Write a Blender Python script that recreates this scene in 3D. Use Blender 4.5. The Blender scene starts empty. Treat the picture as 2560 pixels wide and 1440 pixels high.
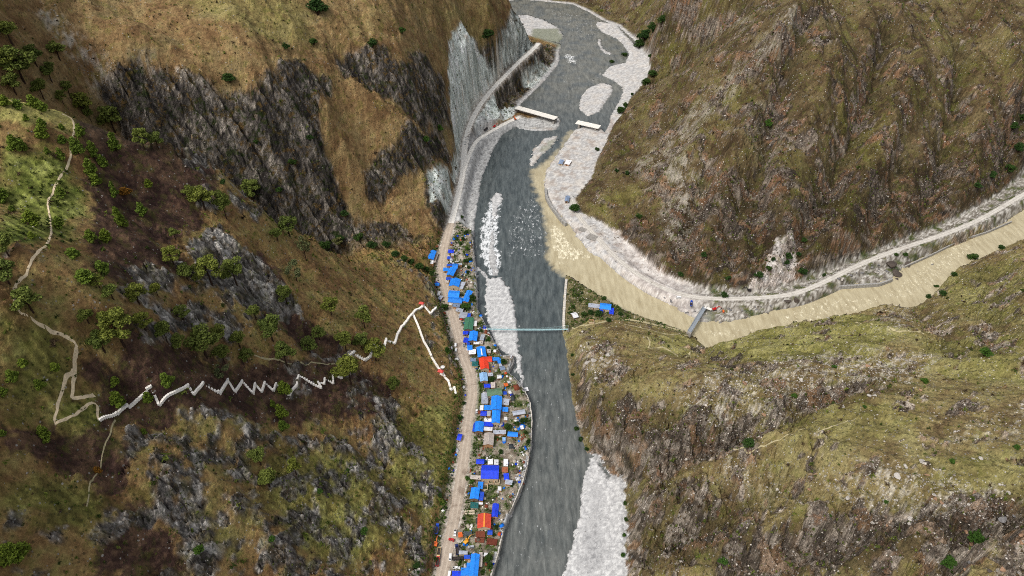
import bpy, bmesh, math, random, time
import numpy as np
from mathutils import Vector, Matrix
T0 = time.time()
random.seed(7)
scene = bpy.context.scene
COL = scene.collection

# ------------------------------------------------------------------ camera
CAMZ = 500.0
PITCH = math.radians(40.0)
FPX = 1800.0                      # focal length in pixels of the 2560 px wide photograph
cam_d = bpy.data.cameras.new("camera")
cam_d.sensor_width = 36.0
cam_d.lens = FPX / 2560.0 * 36.0
cam_d.clip_start = 1.0
cam_d.clip_end = 6000.0
cam = bpy.data.objects.new("camera", cam_d)
COL.objects.link(cam)
cam.location = (0, 0, CAMZ)
cam.rotation_euler = (math.radians(90) - PITCH, 0, 0)
scene.camera = cam

# ------------------------------------------------------------------ sky, sun, exposure
SUN_EL, SUN_AZ = math.radians(54.0), math.radians(-132.0)   # azimuth measured from +Y towards +X
world = bpy.data.worlds.new("World")
scene.world = world
world.use_nodes = True
wn = world.node_tree
sky = wn.nodes.new("ShaderNodeTexSky")
sky.sky_type = 'NISHITA'
sky.sun_disc = False
sky.sun_elevation = SUN_EL
sky.sun_rotation = SUN_AZ
sky.air_density = 1.0
sky.dust_density = 5.0
sky.ozone_density = 0.6
hsv = wn.nodes.new("ShaderNodeHueSaturation")      # a cloud deck: the blue of the clear sky is mostly gone
hsv.inputs['Saturation'].default_value = 0.35
wn.links.new(sky.outputs[0], hsv.inputs['Color'])
wn.links.new(hsv.outputs[0], wn.nodes["Background"].inputs[0])
wn.nodes["Background"].inputs[1].default_value = 0.135
sun_d = bpy.data.lights.new("sun", 'SUN')
sun_d.energy = 1.35
sun_d.angle = math.radians(18)
sun_d.color = (1.0, 0.96, 0.90)
sun = bpy.data.objects.new("sun", sun_d)
COL.objects.link(sun)
sdir = Vector((math.sin(SUN_AZ) * math.cos(SUN_EL), math.cos(SUN_AZ) * math.cos(SUN_EL), math.sin(SUN_EL)))
sun.rotation_euler = sdir.to_track_quat('Z', 'Y').to_euler()
sun.location = (0, 0, 900)
scene.view_settings.view_transform = 'Standard'
scene.view_settings.look = 'None'
scene.view_settings.exposure = 0.35
scene.view_settings.gamma = 1.0

# ------------------------------------------------------------------ helpers: projection, noise, distance
CP, SP = math.cos(PITCH), math.sin(PITCH)
def ray(u, v):
    x = (np.asarray(u, float) - 1280.0) / FPX
    y = (720.0 - np.asarray(v, float)) / FPX
    return np.stack([x, CP + y * SP, -SP + y * CP], -1)
def at_z(u, v, z=0.0):
    """the point on the level z that the photograph shows at pixel (u, v)"""
    d = ray(u, v)
    t = (np.asarray(z, float) - CAMZ) / d[..., 2]
    return d * t[..., None] + np.array([0, 0, CAMZ])

def smooth(a, b, x):
    t = np.clip((x - a) / (b - a), 0, 1)
    return t * t * (3 - 2 * t)
def _hash(ix, iy, seed):
    h = (ix.astype(np.int64) * 374761393 + iy.astype(np.int64) * 668265263 + seed * 1442695041) & 0xFFFFFFFF
    h = ((h ^ (h >> 13)) * 1274126177) & 0xFFFFFFFF
    return h ^ (h >> 16)
_GA = np.arange(64) * (2 * math.pi / 64)
_GX, _GY = np.cos(_GA), np.sin(_GA)
CH = 32768
def pn(x, y, seed=0):
    """gradient noise, about -0.7 .. 0.7"""
    x = np.asarray(x); y = np.asarray(y)
    if x.ndim == 1 and x.size > CH:                     # in pieces that stay in the cache
        out = np.empty(x.shape, np.float32)
        for a in range(0, x.size, CH): out[a:a + CH] = pn(x[a:a + CH], y[a:a + CH], seed)
        return out
    xi = np.floor(x); yi = np.floor(y)
    fx = x - xi; fy = y - yi
    xi = xi.astype(np.int64); yi = yi.astype(np.int64)
    def g(ox, oy):
        h = _hash(xi + ox, yi + oy, seed) & 63
        return _GX[h] * (fx - ox) + _GY[h] * (fy - oy)
    sx = fx * fx * fx * (fx * (fx * 6 - 15) + 10)
    sy = fy * fy * fy * (fy * (fy * 6 - 15) + 10)
    a = g(0, 0); b = g(1, 0); c = g(0, 1); d = g(1, 1)
    ab = a + sx * (b - a)
    return ab + sy * ((c + sx * (d - c)) - ab)
def fbm(x, y, oct=4, seed=0, gain=0.5, lac=2.03):
    if x.ndim == 1 and x.size > CH:
        out = np.empty(x.shape, np.float32)
        for a in range(0, x.size, CH): out[a:a + CH] = fbm(x[a:a + CH], y[a:a + CH], oct, seed, gain, lac)
        return out
    s = 0; a = 1.0; n = 0
    for o in range(oct):
        s = s + a * pn(x * lac ** o, y * lac ** o, seed + o * 17)
        n += a; a *= gain
    return s / n * 1.5
def ridged(x, y, oct=4, seed=0, gain=0.5):
    if x.ndim == 1 and x.size > CH:
        out = np.empty(x.shape, np.float32)
        for a in range(0, x.size, CH): out[a:a + CH] = ridged(x[a:a + CH], y[a:a + CH], oct, seed, gain)
        return out
    s = 0; a = 1.0; n = 0
    for o in range(oct):
        s = s + a * (1 - np.abs(pn(x * 2.1 ** o, y * 2.1 ** o, seed + o * 13)) * 2.4)
        n += a; a *= gain
    return s / n
def worley(x, y, seed=0):
    """nearest and second distance, three random numbers of the nearest cell, offset to its point"""
    if x.ndim == 1 and x.size > CH:
        outs = [np.empty(x.shape, np.float32) for _ in range(7)]
        for a in range(0, x.size, CH):
            for o_, r_ in zip(outs, worley(x[a:a + CH], y[a:a + CH], seed)): o_[a:a + CH] = r_
        return outs
    xi = np.floor(x).astype(np.int64); yi = np.floor(y).astype(np.int64)
    f1 = np.full(x.shape, 9.0); f2 = np.full(x.shape, 9.0)
    r = np.zeros(x.shape, np.int64); dx = np.zeros(x.shape); dy = np.zeros(x.shape)
    for ox in (-1, 0, 1):
        for oy in (-1, 0, 1):
            h = _hash(xi + ox, yi + oy, seed)
            px = xi + ox + (h & 1023) / 1023.0
            py = yi + oy + ((h >> 10) & 1023) / 1023.0
            ax = x - px; ay = y - py
            d = np.sqrt(ax * ax + ay * ay)
            near = d < f1
            f2 = np.where(near, f1, np.minimum(f2, d))
            r = np.where(near, h, r); dx = np.where(near, ax, dx); dy = np.where(near, ay, dy)
            f1 = np.where(near, d, f1)
    r = _hash(r, r >> 5, seed + 3)
    return f1, f2 - f1, (r & 255) / 255.0, ((r >> 8) & 255) / 255.0, ((r >> 16) & 255) / 255.0, dx, dy

def poly_sd(px, py, poly, reach=60.0):
    """signed distance to a closed polygon (negative inside), clipped at reach; px, py flat arrays"""
    poly = np.asarray(poly, float)
    out = np.full(px.shape, reach)
    x0, y0 = poly.min(0) - reach; x1, y1 = poly.max(0) + reach
    idx = np.nonzero((px > x0) & (px < x1) & (py > y0) & (py < y1))[0]
    if not len(idx): return out
    if len(idx) > CH:
        for a in range(0, len(idx), CH):
            k = idx[a:a + CH]; out[k] = poly_sd(px[k], py[k], poly, reach)
        return out
    qx = px[idx]; qy = py[idx]
    best = np.full(len(idx), 1e12); ins = np.zeros(len(idx), bool)
    n = len(poly)
    for i in range(n):
        ax, ay = poly[i]; bx, by = poly[(i + 1) % n]
        ex, ey = bx - ax, by - ay
        L = ex * ex + ey * ey + 1e-9
        t = np.clip(((qx - ax) * ex + (qy - ay) * ey) / L, 0, 1)
        d = (qx - ax - t * ex) ** 2 + (qy - ay - t * ey) ** 2
        best = np.minimum(best, d)
        if ay != by:
            c = ((ay > qy) != (by > qy)) & (qx < (bx - ax) * (qy - ay) / (by - ay) + ax)
            ins ^= c
    d = np.sqrt(best)
    out[idx] = np.minimum(np.where(ins, -d, d), reach)
    return out
def line_d(px, py, line, reach=40.0):
    """distance to an open polyline of (x, y, z) points, and z of its nearest point"""
    line = np.asarray(line, float)
    dist = np.full(px.shape, reach); zz = np.zeros(px.shape)
    x0, y0 = line[:, :2].min(0) - reach; x1, y1 = line[:, :2].max(0) + reach
    idx = np.nonzero((px > x0) & (px < x1) & (py > y0) & (py < y1))[0]
    if not len(idx): return dist, zz
    qx = px[idx]; qy = py[idx]
    best = np.full(len(idx), reach * reach); bz = np.zeros(len(idx))
    for i in range(len(line) - 1):
        ax, ay, az = line[i]; bx, by, bz2 = line[i + 1]
        ex, ey = bx - ax, by - ay
        L = ex * ex + ey * ey + 1e-9
        t = np.clip(((qx - ax) * ex + (qy - ay) * ey) / L, 0, 1)
        d = (qx - ax - t * ex) ** 2 + (qy - ay - t * ey) ** 2
        m = d < best
        best = np.where(m, d, best); bz = np.where(m, az + t * (bz2 - az), bz)
    dist[idx] = np.sqrt(best); zz[idx] = bz
    return dist, zz

# ------------------------------------------------------------------ the lie of the land: levels (metres over the river) read off the photograph
PX = [ # left bank, near face
 (1085,1440,11),(1098,1300,11),(1135,1150,12),(1160,1000,13),(1135,900,15),(1100,780,16),(1080,690,14),
 (900,1440,55),(600,1440,112),(300,1440,162),(0,1440,205),(-300,1440,250),
 (950,1200,56),(700,1200,115),(400,1200,170),(100,1200,215),(-200,1200,255),
 (1000,1000,52),(850,950,88),(600,950,146),(300,950,206),(0,950,245),(-250,950,275),
 (1050,780,36),(1000,800,54),(850,800,104),(600,800,168),(270,800,240),(0,790,268),
 (950,700,54),(700,650,150),(400,500,226),(150,500,262),(0,500,272),(-250,500,300),
 (500,650,205),(250,640,248),
 # its crest
 (1040,672,34),(930,640,62),(760,590,128),(650,520,170),(520,412,214),(380,370,248),(160,282,285),(0,270,292),(-250,250,310),
 # far wall of the ravine and the slope above it
 (640,480,112),(640,230,200),(640,60,243),(500,430,140),(480,200,218),(480,40,258),
 (300,340,180),(300,180,236),(300,30,266),(50,150,272),(50,20,298),(-200,150,300),
 (780,540,70),(760,300,165),(760,150,206),(760,30,236),
 (900,585,42),(880,330,130),(880,140,194),(880,20,228),
 (1050,610,20),(1050,400,86),(1050,250,130),(1050,120,166),(1050,20,192),
 (1115,560,20),(1120,470,36),(1130,330,62),(1120,130,132),(1200,130,108),(1250,90,98),(1298,62,84),(1130,20,166),(1205,8,148),(1262,35,112),
 # roads
 (1147,480,14),(1160,390,17),(1175,310,23),(1220,235,31),(1260,190,35),(1300,150,38),(1335,120,40),
 # right bank, far mountain
 (1615,170,4),(1575,240,4),(1525,320,4),(1488,400,4),(1448,480,4),(1450,545,5),(1535,600,6),(1650,700,8),(1750,735,9),(1900,742,9),(2000,715,9),(2200,628,12),(2400,545,13),(2560,450,13),
 (1600,400,42),(1700,400,76),(1850,400,106),(1850,600,46),(1700,600,36),(1600,550,20),(2000,400,108),(2000,560,60),(2130,560,44),(2250,400,80),(2450,300,86),
 (1700,200,86),(1850,200,152),(1950,90,203),(2000,200,167),(2120,110,180),(2250,200,142),(2250,50,190),(2450,100,152),(2540,220,116),(2560,60,165),
 (1650,50,52),(1750,50,90),(1850,50,162),(1990,20,222),(1500,-10,12),(1600,20,28),(1600,90,12),
 # right bank, near hill and the tongue between the rivers
 (1425,700,4),(1425,760,5),(1500,760,5),(1540,790,5),(1440,830,9),(1440,870,18),(1500,900,32),(1500,845,16),(1600,900,43),(1600,830,17),(1720,838,8),(1700,900,42),(1770,885,26),
 (1850,862,36),(2000,832,50),(2000,808,24),(2100,810,52),(2200,800,60),(2200,772,34),(2310,764,28),(2400,704,32),(2400,672,10),(2470,652,26),(2560,640,46),(2560,606,28),(2560,760,92),
 (2560,900,122),(2300,900,102),(2000,900,82),(1850,950,84),(1700,1000,70),(1560,1000,48),(1500,1050,24),(1650,1100,46),(1850,1050,86),(1700,1250,46),
 (1850,1150,84),(2000,1150,108),(2250,1100,130),(2560,1100,146),(2000,1000,100),(2300,1000,121),(2560,1000,136),
 (2000,1350,88),(1850,1300,72),(1750,1400,46),(2300,1350,132),(2560,1440,150),(2300,1440,126),(2000,1440,80),(2560,1250,152),(2300,1220,134),
]
WP = [ # places the photograph does not show: behind the crest, below and beside the frame
 (-110,662,12),(-183,618,28),(-225,555,62),(-246,524,88),(-296,495,138),(-336,479,170),(-390,470,225),
 (-400,150,300),(-300,80,235),(-150,90,95),(-45,150,9),(-45,90,9),(150,90,62),(250,80,135),(400,150,188),(600,300,205),(800,480,190),(620,620,60),(760,760,50),
 (-520,300,330),(-560,500,335),(-520,700,360),(-600,900,420),(-300,1000,380),(-200,1100,310),(-900,900,480),(-1100,1500,500),
 (-60,1250,60),(-140,1250,190),(-260,1400,260),(-300,1800,300),(0,1800,110),(-120,1620,60),(150,1750,110),(280,1600,150),(400,1400,260),(300,1200,250),(470,1200,300),(700,1200,320),(1000,1300,340),(1200,1900,400),(600,1900,330),
 (760,1000,160),(1000,1050,150),(1250,1200,240),(950,700,120),(0,2100,200),
]
cpts = [tuple(at_z(u, v, z)) for u, v, z in PX] + WP
C = np.array(cpts, float)
S = 300.0
def tps_k(r2):
    return 0.5 * r2 * np.log(r2 + 1e-12)
def tps_fit(C, lam=0.0006):
    n = len(C); P = C[:, :2] / S
    r2 = ((P[:, None] - P[None]) ** 2).sum(-1)
    A = np.zeros((n + 3, n + 3)); A[:n, :n] = tps_k(r2) + lam * np.eye(n)
    A[:n, n] = 1; A[:n, n + 1:] = P; A[n, :n] = 1; A[n + 1:, :n] = P.T
    return np.linalg.solve(A, np.concatenate([C[:, 2], np.zeros(3)]))
tw = tps_fit(C)
def tps_eval(x, y):
    P = C[:, :2] / S; n = len(C)
    out = np.empty(x.shape)
    for a in range(0, len(x), 40000):
        qx = (x[a:a + 40000] / S).astype(np.float32); qy = (y[a:a + 40000] / S).astype(np.float32)
        r2 = (qx[:, None] - P[None, :, 0].astype(np.float32)) ** 2 + (qy[:, None] - P[None, :, 1].astype(np.float32)) ** 2
        out[a:a + 40000] = (tps_k(r2).astype(np.float64) @ tw[:n]) + tw[n] + tw[n + 1] * qx + tw[n + 2] * qy
    return out

# ------------------------------------------------------------------ grid of the ground: finer near the camera's side
NC, NR = 960, 1000
YA, YB, YO = 75.0, 2050.0, 150.0
rowt = np.linspace(0, 1, NR)
ROWY = (YA + YO) * ((YB + YO) / (YA + YO)) ** rowt - YO
def halfw(y): return 0.72 * y + 245.0
SX = np.linspace(-1, 1, NC)
GY = np.repeat(ROWY[:, None], NC, 1)
GX = SX[None] * halfw(GY)
FX, FY = GX.ravel().astype(np.float32), GY.ravel().astype(np.float32)
# a coarse thin-plate surface, then resampled
cr = 4
ri = np.unique(np.concatenate([np.arange(0, NR, cr), [NR - 1]])); ci = np.unique(np.concatenate([np.arange(0, NC, cr), [NC - 1]]))
cz = tps_eval(GX[np.ix_(ri, ci)].ravel(), GY[np.ix_(ri, ci)].ravel()).reshape(len(ri), len(ci))
tmp = np.stack([np.interp(np.arange(NC), ci, row) for row in cz])
Z = np.stack([np.interp(np.arange(NR), ri, tmp[:, k]) for k in range(NC)], 1)
class Field:
    def __init__(s, z): s.z = z
    def __call__(s, x, y):
        x = np.asarray(x, float); y = np.asarray(y, float)
        fj = np.log((np.maximum(y, YA) + YO) / (YA + YO)) / math.log((YB + YO) / (YA + YO)) * (NR - 1)
        fi = (x / halfw(y) + 1) * 0.5 * (NC - 1)
        fj = np.clip(fj, 0, NR - 1.001); fi = np.clip(fi, 0, NC - 1.001)
        j = fj.astype(int); i = fi.astype(int); tj = fj - j; ti = fi - i
        z = s.z
        return (z[j, i] * (1 - ti) + z[j, i + 1] * ti) * (1 - tj) + (z[j + 1, i] * (1 - ti) + z[j + 1, i + 1] * ti) * tj
H = Field(Z)
_ts = np.arange(140, 2300, 1.5)
def ground(u, v, lift=0.0):
    """where the line of sight of pixel (u, v) meets the ground"""
    d = ray(u, v)
    p = d[None] * _ts[:, None] + np.array([0, 0, CAMZ])
    below = p[:, 2] < H(p[:, 0], p[:, 1]) + lift
    k = int(np.argmax(below)) if below.any() else len(_ts) - 1
    a, b = _ts[max(k - 1, 0)], _ts[k]
    for _ in range(12):
        m = (a + b) / 2; q = d * m + np.array([0, 0, CAMZ])
        if q[2] < H(q[0], q[1]) + lift: b = m
        else: a = m
    return d * b + np.array([0, 0, CAMZ])
def gpoly(pts): return np.array([ground(u, v)[:2] for u, v in pts])
def zpoly(pts, z=0.0): return np.array([at_z(u, v, z)[:2] for u, v in pts])

# ------------------------------------------------------------------ valley floor, bars, terraces, roads
FLOOR_PX = ([(1180,1800),(1222,1440),(1240,1385),(1252,1330),(1275,1270),(1300,1210),(1314,1165),(1324,1110),(1327,1050),(1320,1000),(1308,975),(1290,950),(1268,928),(1282,890),(1255,890),(1238,862),(1217,820),(1190,768),(1190,740),(1188,700),(1186,660),(1180,610),(1182,560),(1192,500),(1203,440),(1218,405),(1230,375),(1250,340),(1285,312),(1300,322),(1340,327),(1388,324),(1398,306),(1392,292),(1345,285),(1298,274),(1300,258),(1320,240),(1348,213),(1378,180),(1394,158),(1396,130),(1400,112),(1340,92),(1290,78),(1230,52),(1150,40),(1080,20),(1120,-12),(1230,6),(1300,-2),(1360,3),(1430,10),(1470,28),(1510,52),(1545,64),(1592,105),(1612,150),(1614,180),(1600,205),(1570,240),(1545,285),(1520,320),(1500,365),(1482,400),(1465,450),(1440,478),(1422,503),(1438,540),(1500,570),(1560,620),(1640,695),(1745,735),(1900,745),(1990,722),(2100,680),(2200,640),(2300,600),(2400,555),(2500,500),(2560,450),(2760,330),(2830,430),(2700,520),(2560,600),(2470,640),(2400,672),(2370,700),(2330,745),(2290,770),(2200,785),(2140,800),(2080,812),(2010,822),(1960,825),(1900,838),(1860,850),(1800,868),(1760,872),(1722,835),(1700,828),(1650,812),(1600,796),(1560,780),(1500,745),(1440,705),(1418,692),(1415,700),(1412,760),(1410,800),(1412,822),(1418,860),(1425,920),(1432,980),(1440,1030),(1455,1080),(1470,1130),(1500,1145),(1530,1190),(1560,1200),(1563,1300),(1560,1440),(1570,1800)])
FLOOR = np.array([at_z(u, v, 7.4 if (k < 22 and v > 600) else (5.2 if (1400 < u < 1420 and 695 < v < 825) else 0.0))[:2] for k, (u, v) in enumerate(FLOOR_PX)])   # walled banks: the edge seen is the wall's top
RIGHT_FLAT_PX = [(1432,325),(1400,372),(1380,400),(1360,430),(1357,460),(1364,492),(1385,528),(1412,555),(1440,590),(1460,622),(1480,638),(1505,648),(1530,670),(1560,690),(1600,707),(1640,735),(1680,765),(1725,795),(1760,807),(1830,806),(1900,790),(1960,770),(2020,745),(2060,718),(2110,713),(2180,711),(2230,700),(2250,682),(2275,664),(2310,640),(2370,610),(2440,585),(2510,560),(2560,525),(2760,400),(2760,250),(2560,400),(2400,520),(2200,600),(1990,690),(1900,720),(1750,710),(1640,660),(1560,590),(1480,530),(1450,500),(1480,470),(1500,400),(1530,340),(1500,318),(1470,312)]
BARS = [ # polygon in pixels at river level, height, edge width
 ([(1212,692),(1255,690),(1275,720),(1290,770),(1298,820),(1301,870),(1308,905),(1312,965),(1300,968),(1288,925),(1284,893),(1262,886),(1240,868),(1225,840),(1215,800),(1208,750)], 1.2, 3),
 ([(1222,494),(1240,478),(1260,482),(1262,500),(1250,520),(1238,560),(1228,560),(1225,520)], 0.9, 4),
 ([(1470,1138),(1500,1140),(1522,1188),(1565,1196),(1570,1440),(1572,1800),(1330,1800),(1398,1440),(1420,1370),(1440,1290),(1452,1200)], 1.3, 4),
 ([(1444,260),(1452,236),(1472,216),(1505,205),(1532,212),(1535,232),(1515,258),(1500,282),(1468,292),(1445,275)], 1.2, 4),
 ([(1318,412),(1335,370),(1355,347),(1400,335),(1388,360),(1352,392),(1332,416)], 1.4, 2.5),
 (RIGHT_FLAT_PX, 3.0, 5),
 ([(1280,38),(1320,36),(1365,50),(1400,70),(1412,92),(1400,108),(1340,95),(1290,80)], 1.4, 5),
 ([(1488,52),(1540,58),(1562,82),(1600,120),(1630,160),(1640,190),(1600,250),(1560,300),(1530,345),(1518,318),(1522,290),(1545,250),(1555,222),(1535,205),(1502,188),(1520,165),(1560,155),(1570,135),(1556,112),(1535,95),(1500,80),(1488,65)], 1.6, 5),
 ([(1492,98),(1504,92),(1505,112),(1515,125),(1535,133),(1525,138),(1505,132),(1494,115)], 0.7, 3),
 ([(1476,205),(1500,180),(1515,170),(1512,178),(1490,198)], 0.6, 3),
 ([(1224,550),(1242,550),(1244,610),(1254,665),(1252,694),(1222,694),(1212,640),(1218,590)], 0.55, 5),
 ([(1186,662),(1200,668),(1222,688),(1216,692),(1198,680),(1190,700)], 0.9, 2),
]
dF = poly_sd(FX, FY, FLOOR, 60)
wob = fbm(FX / 9, FY / 9, 3, 5); wob2 = fbm(FX / 3.2, FY / 4.5, 2, 6)
z = Z.ravel().astype(np.float32)
dFw = dF + wob * 2.0
z = np.where(dF > 0, np.maximum(z, 1.2), z)
z = np.where(dFw > 0, 0.9 + (np.maximum(z, 1.5) - 0.9) * smooth(0, 16, dFw), -1.6 - 0 * z)
z = np.where(dFw <= 0, -1.6 + 2.3 * smooth(-3.0, 0, dFw), z)
barw = np.zeros_like(z)
for pts, h, w in BARS:
    sd = poly_sd(FX, FY, zpoly(pts, 0.5), 30) + wob * 3.0 + wob2 * 2.2
    k = 1 - smooth(-w, 1.0, sd)
    z = np.where(dFw < 8, np.maximum(z, -1.6 + (h + 1.6) * k), z)
    barw = np.maximum(barw, k)
FLATS = [ # terraces: polygon px, level, blend
 ([(1040,1800),(1222,1440),(1240,1385),(1250,1330),(1273,1270),(1298,1210),(1312,1165),(1322,1110),(1325,1050),(1318,1000),(1306,975),(1288,950),(1262,930),(1278,892),(1253,892),(1236,864),(1215,822),(1188,770),(1188,740),(1186,700),(1184,660),(1178,610),(1176,575),(1145,560),(1120,590),(1105,610),(1090,640),(1092,700),(1105,760),(1125,830),(1140,880),(1165,930),(1168,1000),(1150,1080),(1140,1160),(1118,1250),(1100,1330),(1090,1440),(980,1800)], 8.5, 7),
 ([(1425,700),(1418,760),(1416,822),(1440,815),(1480,798),(1560,800),(1640,812),(1715,835),(1700,826),(1650,808),(1600,792),(1560,776),(1500,742),(1445,708)], 5.5, 5),
]
flatw = np.zeros_like(z)
for pts, h, w in FLATS:
    sd = poly_sd(FX, FY, zpoly(pts, h), 40)
    k = (1 - smooth(0, w, sd)) * smooth(-1.2, .2, dF)
    z = z + (h - z) * k; flatw = np.maximum(flatw, k)
Z[:] = z.reshape(NR, NC)
def road_line(pts): return np.array([at_z(u, v, zz) for u, v, zz in pts])
def resample(P, step):
    P = np.asarray(P, float)
    d = np.concatenate([[0], np.cumsum(np.linalg.norm(np.diff(P[:, :2], axis=0), axis=1))])
    n = max(int(d[-1] / step), 2)
    t = np.linspace(0, d[-1], n + 1)
    return np.stack([np.interp(t, d, P[:, k]) for k in range(P.shape[1])], 1)
def chaikin(P, n=2):
    P = np.asarray(P, float)
    for _ in range(n):
        Q = np.empty((2 * len(P), P.shape[1])); Q[0::2] = 0.75 * P + 0.25 * np.roll(P, -1, 0); Q[1::2] = 0.25 * P + 0.75 * np.roll(P, -1, 0)
        P = np.concatenate([P[:1], Q[:-2], P[-1:]])
    return P
ROADS = { # name: (points px with level, half width)
 'valley_road': (chaikin(road_line([(1040,1700,8.6),(1072,1560,8.6),(1105,1440,8.6),(1120,1370,8.6),(1137,1290,8.6),(1150,1210,8.6),(1163,1120,8.6),(1172,1040,8.6),(1183,980,8.6),(1177,935,8.6),(1160,895,8.6),(1148,850,8.6),(1139,810,8.6),(1128,770,8.6),(1116,730,8.6),(1108,690,8.6),(1104,655,8.6),(1112,615,9),(1122,575,10),(1135,530,12),(1147,480,14),(1158,430,15),(1159,390,17),(1163,350,20),(1175,310,23),(1195,270,27),(1220,235,31),(1260,192,35),(1300,152,38),(1335,122,40),(1346,108,40)])), 3.4),
 'quarry_track': (chaikin(road_line([(1160,425,15.2),(1172,388,14),(1190,352,11),(1212,338,8),(1245,318,6),(1285,298,5),(1300,292,4.5)])), 3.0),
 'river_road': (chaikin(road_line([(1428,500,4),(1445,540,4),(1475,575,4.5),(1505,607,5),(1540,645,6),(1590,684,7),(1650,718,8),(1720,742,8.5),(1800,748,9),(1900,745,9),(1985,737,9),(2060,706,10),(2150,660,11.5),(2250,622,12.5),(2350,590,13),(2440,555,13),(2510,515,13),(2560,485,13),(2700,400,13)])), 3.2),
}
roadd = np.full_like(z, 40.0)
for nm, (L, hw) in ROADS.items():
    d, zz = line_d(FX, FY, L, 40)
    k = 1 - smooth(hw + 1.0, hw + 9.0, d)
    inflat = (flatw > 0.97) & (nm == 'valley_road')
    z = np.where(d < 39, z + (zz - z) * k, z)
    roadd = np.minimum(roadd, d - hw)
# the rock below the gorge road falls from the road's edge to the track and the water
sdb = poly_sd(FX, FY, zpoly([(1166,400),(1180,330),(1205,270),(1232,240),(1270,196),(1310,150),(1345,122),(1400,150),(1345,225),(1300,270),(1285,296),(1240,316),(1200,350)], 20), 12)
d, zz = line_d(FX, FY, ROADS['valley_road'][0], 60)
z = np.where((sdb < 0) & (d < 59), np.minimum(z, zz - .55 * np.maximum(d - 3.6, 0)), z)
z = np.where((sdb < 0) & (dF > 1), np.maximum(z, 1.2), z)
Z[:] = z.reshape(NR, NC)
# ------------------------------------------------------------------ what covers the ground
def lin(r, g, b, k=1.0):
    f = lambda c: (c / 255.0 / 12.92 if c / 255.0 <= 0.04045 else ((c / 255.0 + 0.055) / 1.055) ** 2.4)
    return np.array([f(r) * k, f(g) * k, f(b) * k], np.float32)
def mixc(a, b, t): return a + (b - a) * np.asarray(t, np.float32)[..., None]
x, y = FX, FY
rx = np.interp(y, [0, 268, 487, 650, 765, 900, 1050, 1200, 1400, 1500, 2100], [30, 32, 38, 20, 0, 20, 65, 90, 90, 20, -100])
left = x < rx
ray_y = np.interp(-x, [60, 90, 183, 225, 246, 296, 336, 390, 600, 1500], [700, 665, 618, 555, 524, 495, 479, 470, 440, 400])
mud_y = np.interp(x, [40, 80, 130, 230, 330, 450, 657, 900, 1500], [640, 605, 565, 538, 575, 640, 775, 910, 1200])
wFL = smooth(-15, 15, y - ray_y) * left
wL = left * (1 - smooth(-15, 15, y - ray_y))
wFR = smooth(-10, 10, y - mud_y) * (~left)
wNR = (~left) * (1 - smooth(-10, 10, y - mud_y))

# the grain of the cover follows the surface: distance up the slope counts too
z0 = Z.ravel().astype(np.float32)
kx = -.62 * wL - .55 * wFL + .42 * wFR + .70 * wNR; ky = .42 * wL + .75 * wFL + .85 * wFR - .35 * wNR
tx_, ty_ = x + kx * z0, y + ky * z0
_wa = 13 - 8.5 * wFL - 3 * wFR
wx = x + fbm(tx_ / 20, ty_ / 20, 4, 31, .65) * _wa; wy = y + fbm(tx_ / 20, ty_ / 20, 4, 41, .65) * _wa
def cover(pts, edge=5.0):
    sd = poly_sd(wx, wy, gpoly(pts), edge + .1)
    return 1 - smooth(-edge, edge, sd)
def covers(lst, edge=5.0):
    m = np.zeros_like(x)
    for p, w in lst: m = np.maximum(m, cover(p, edge) * w)
    return m
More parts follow.
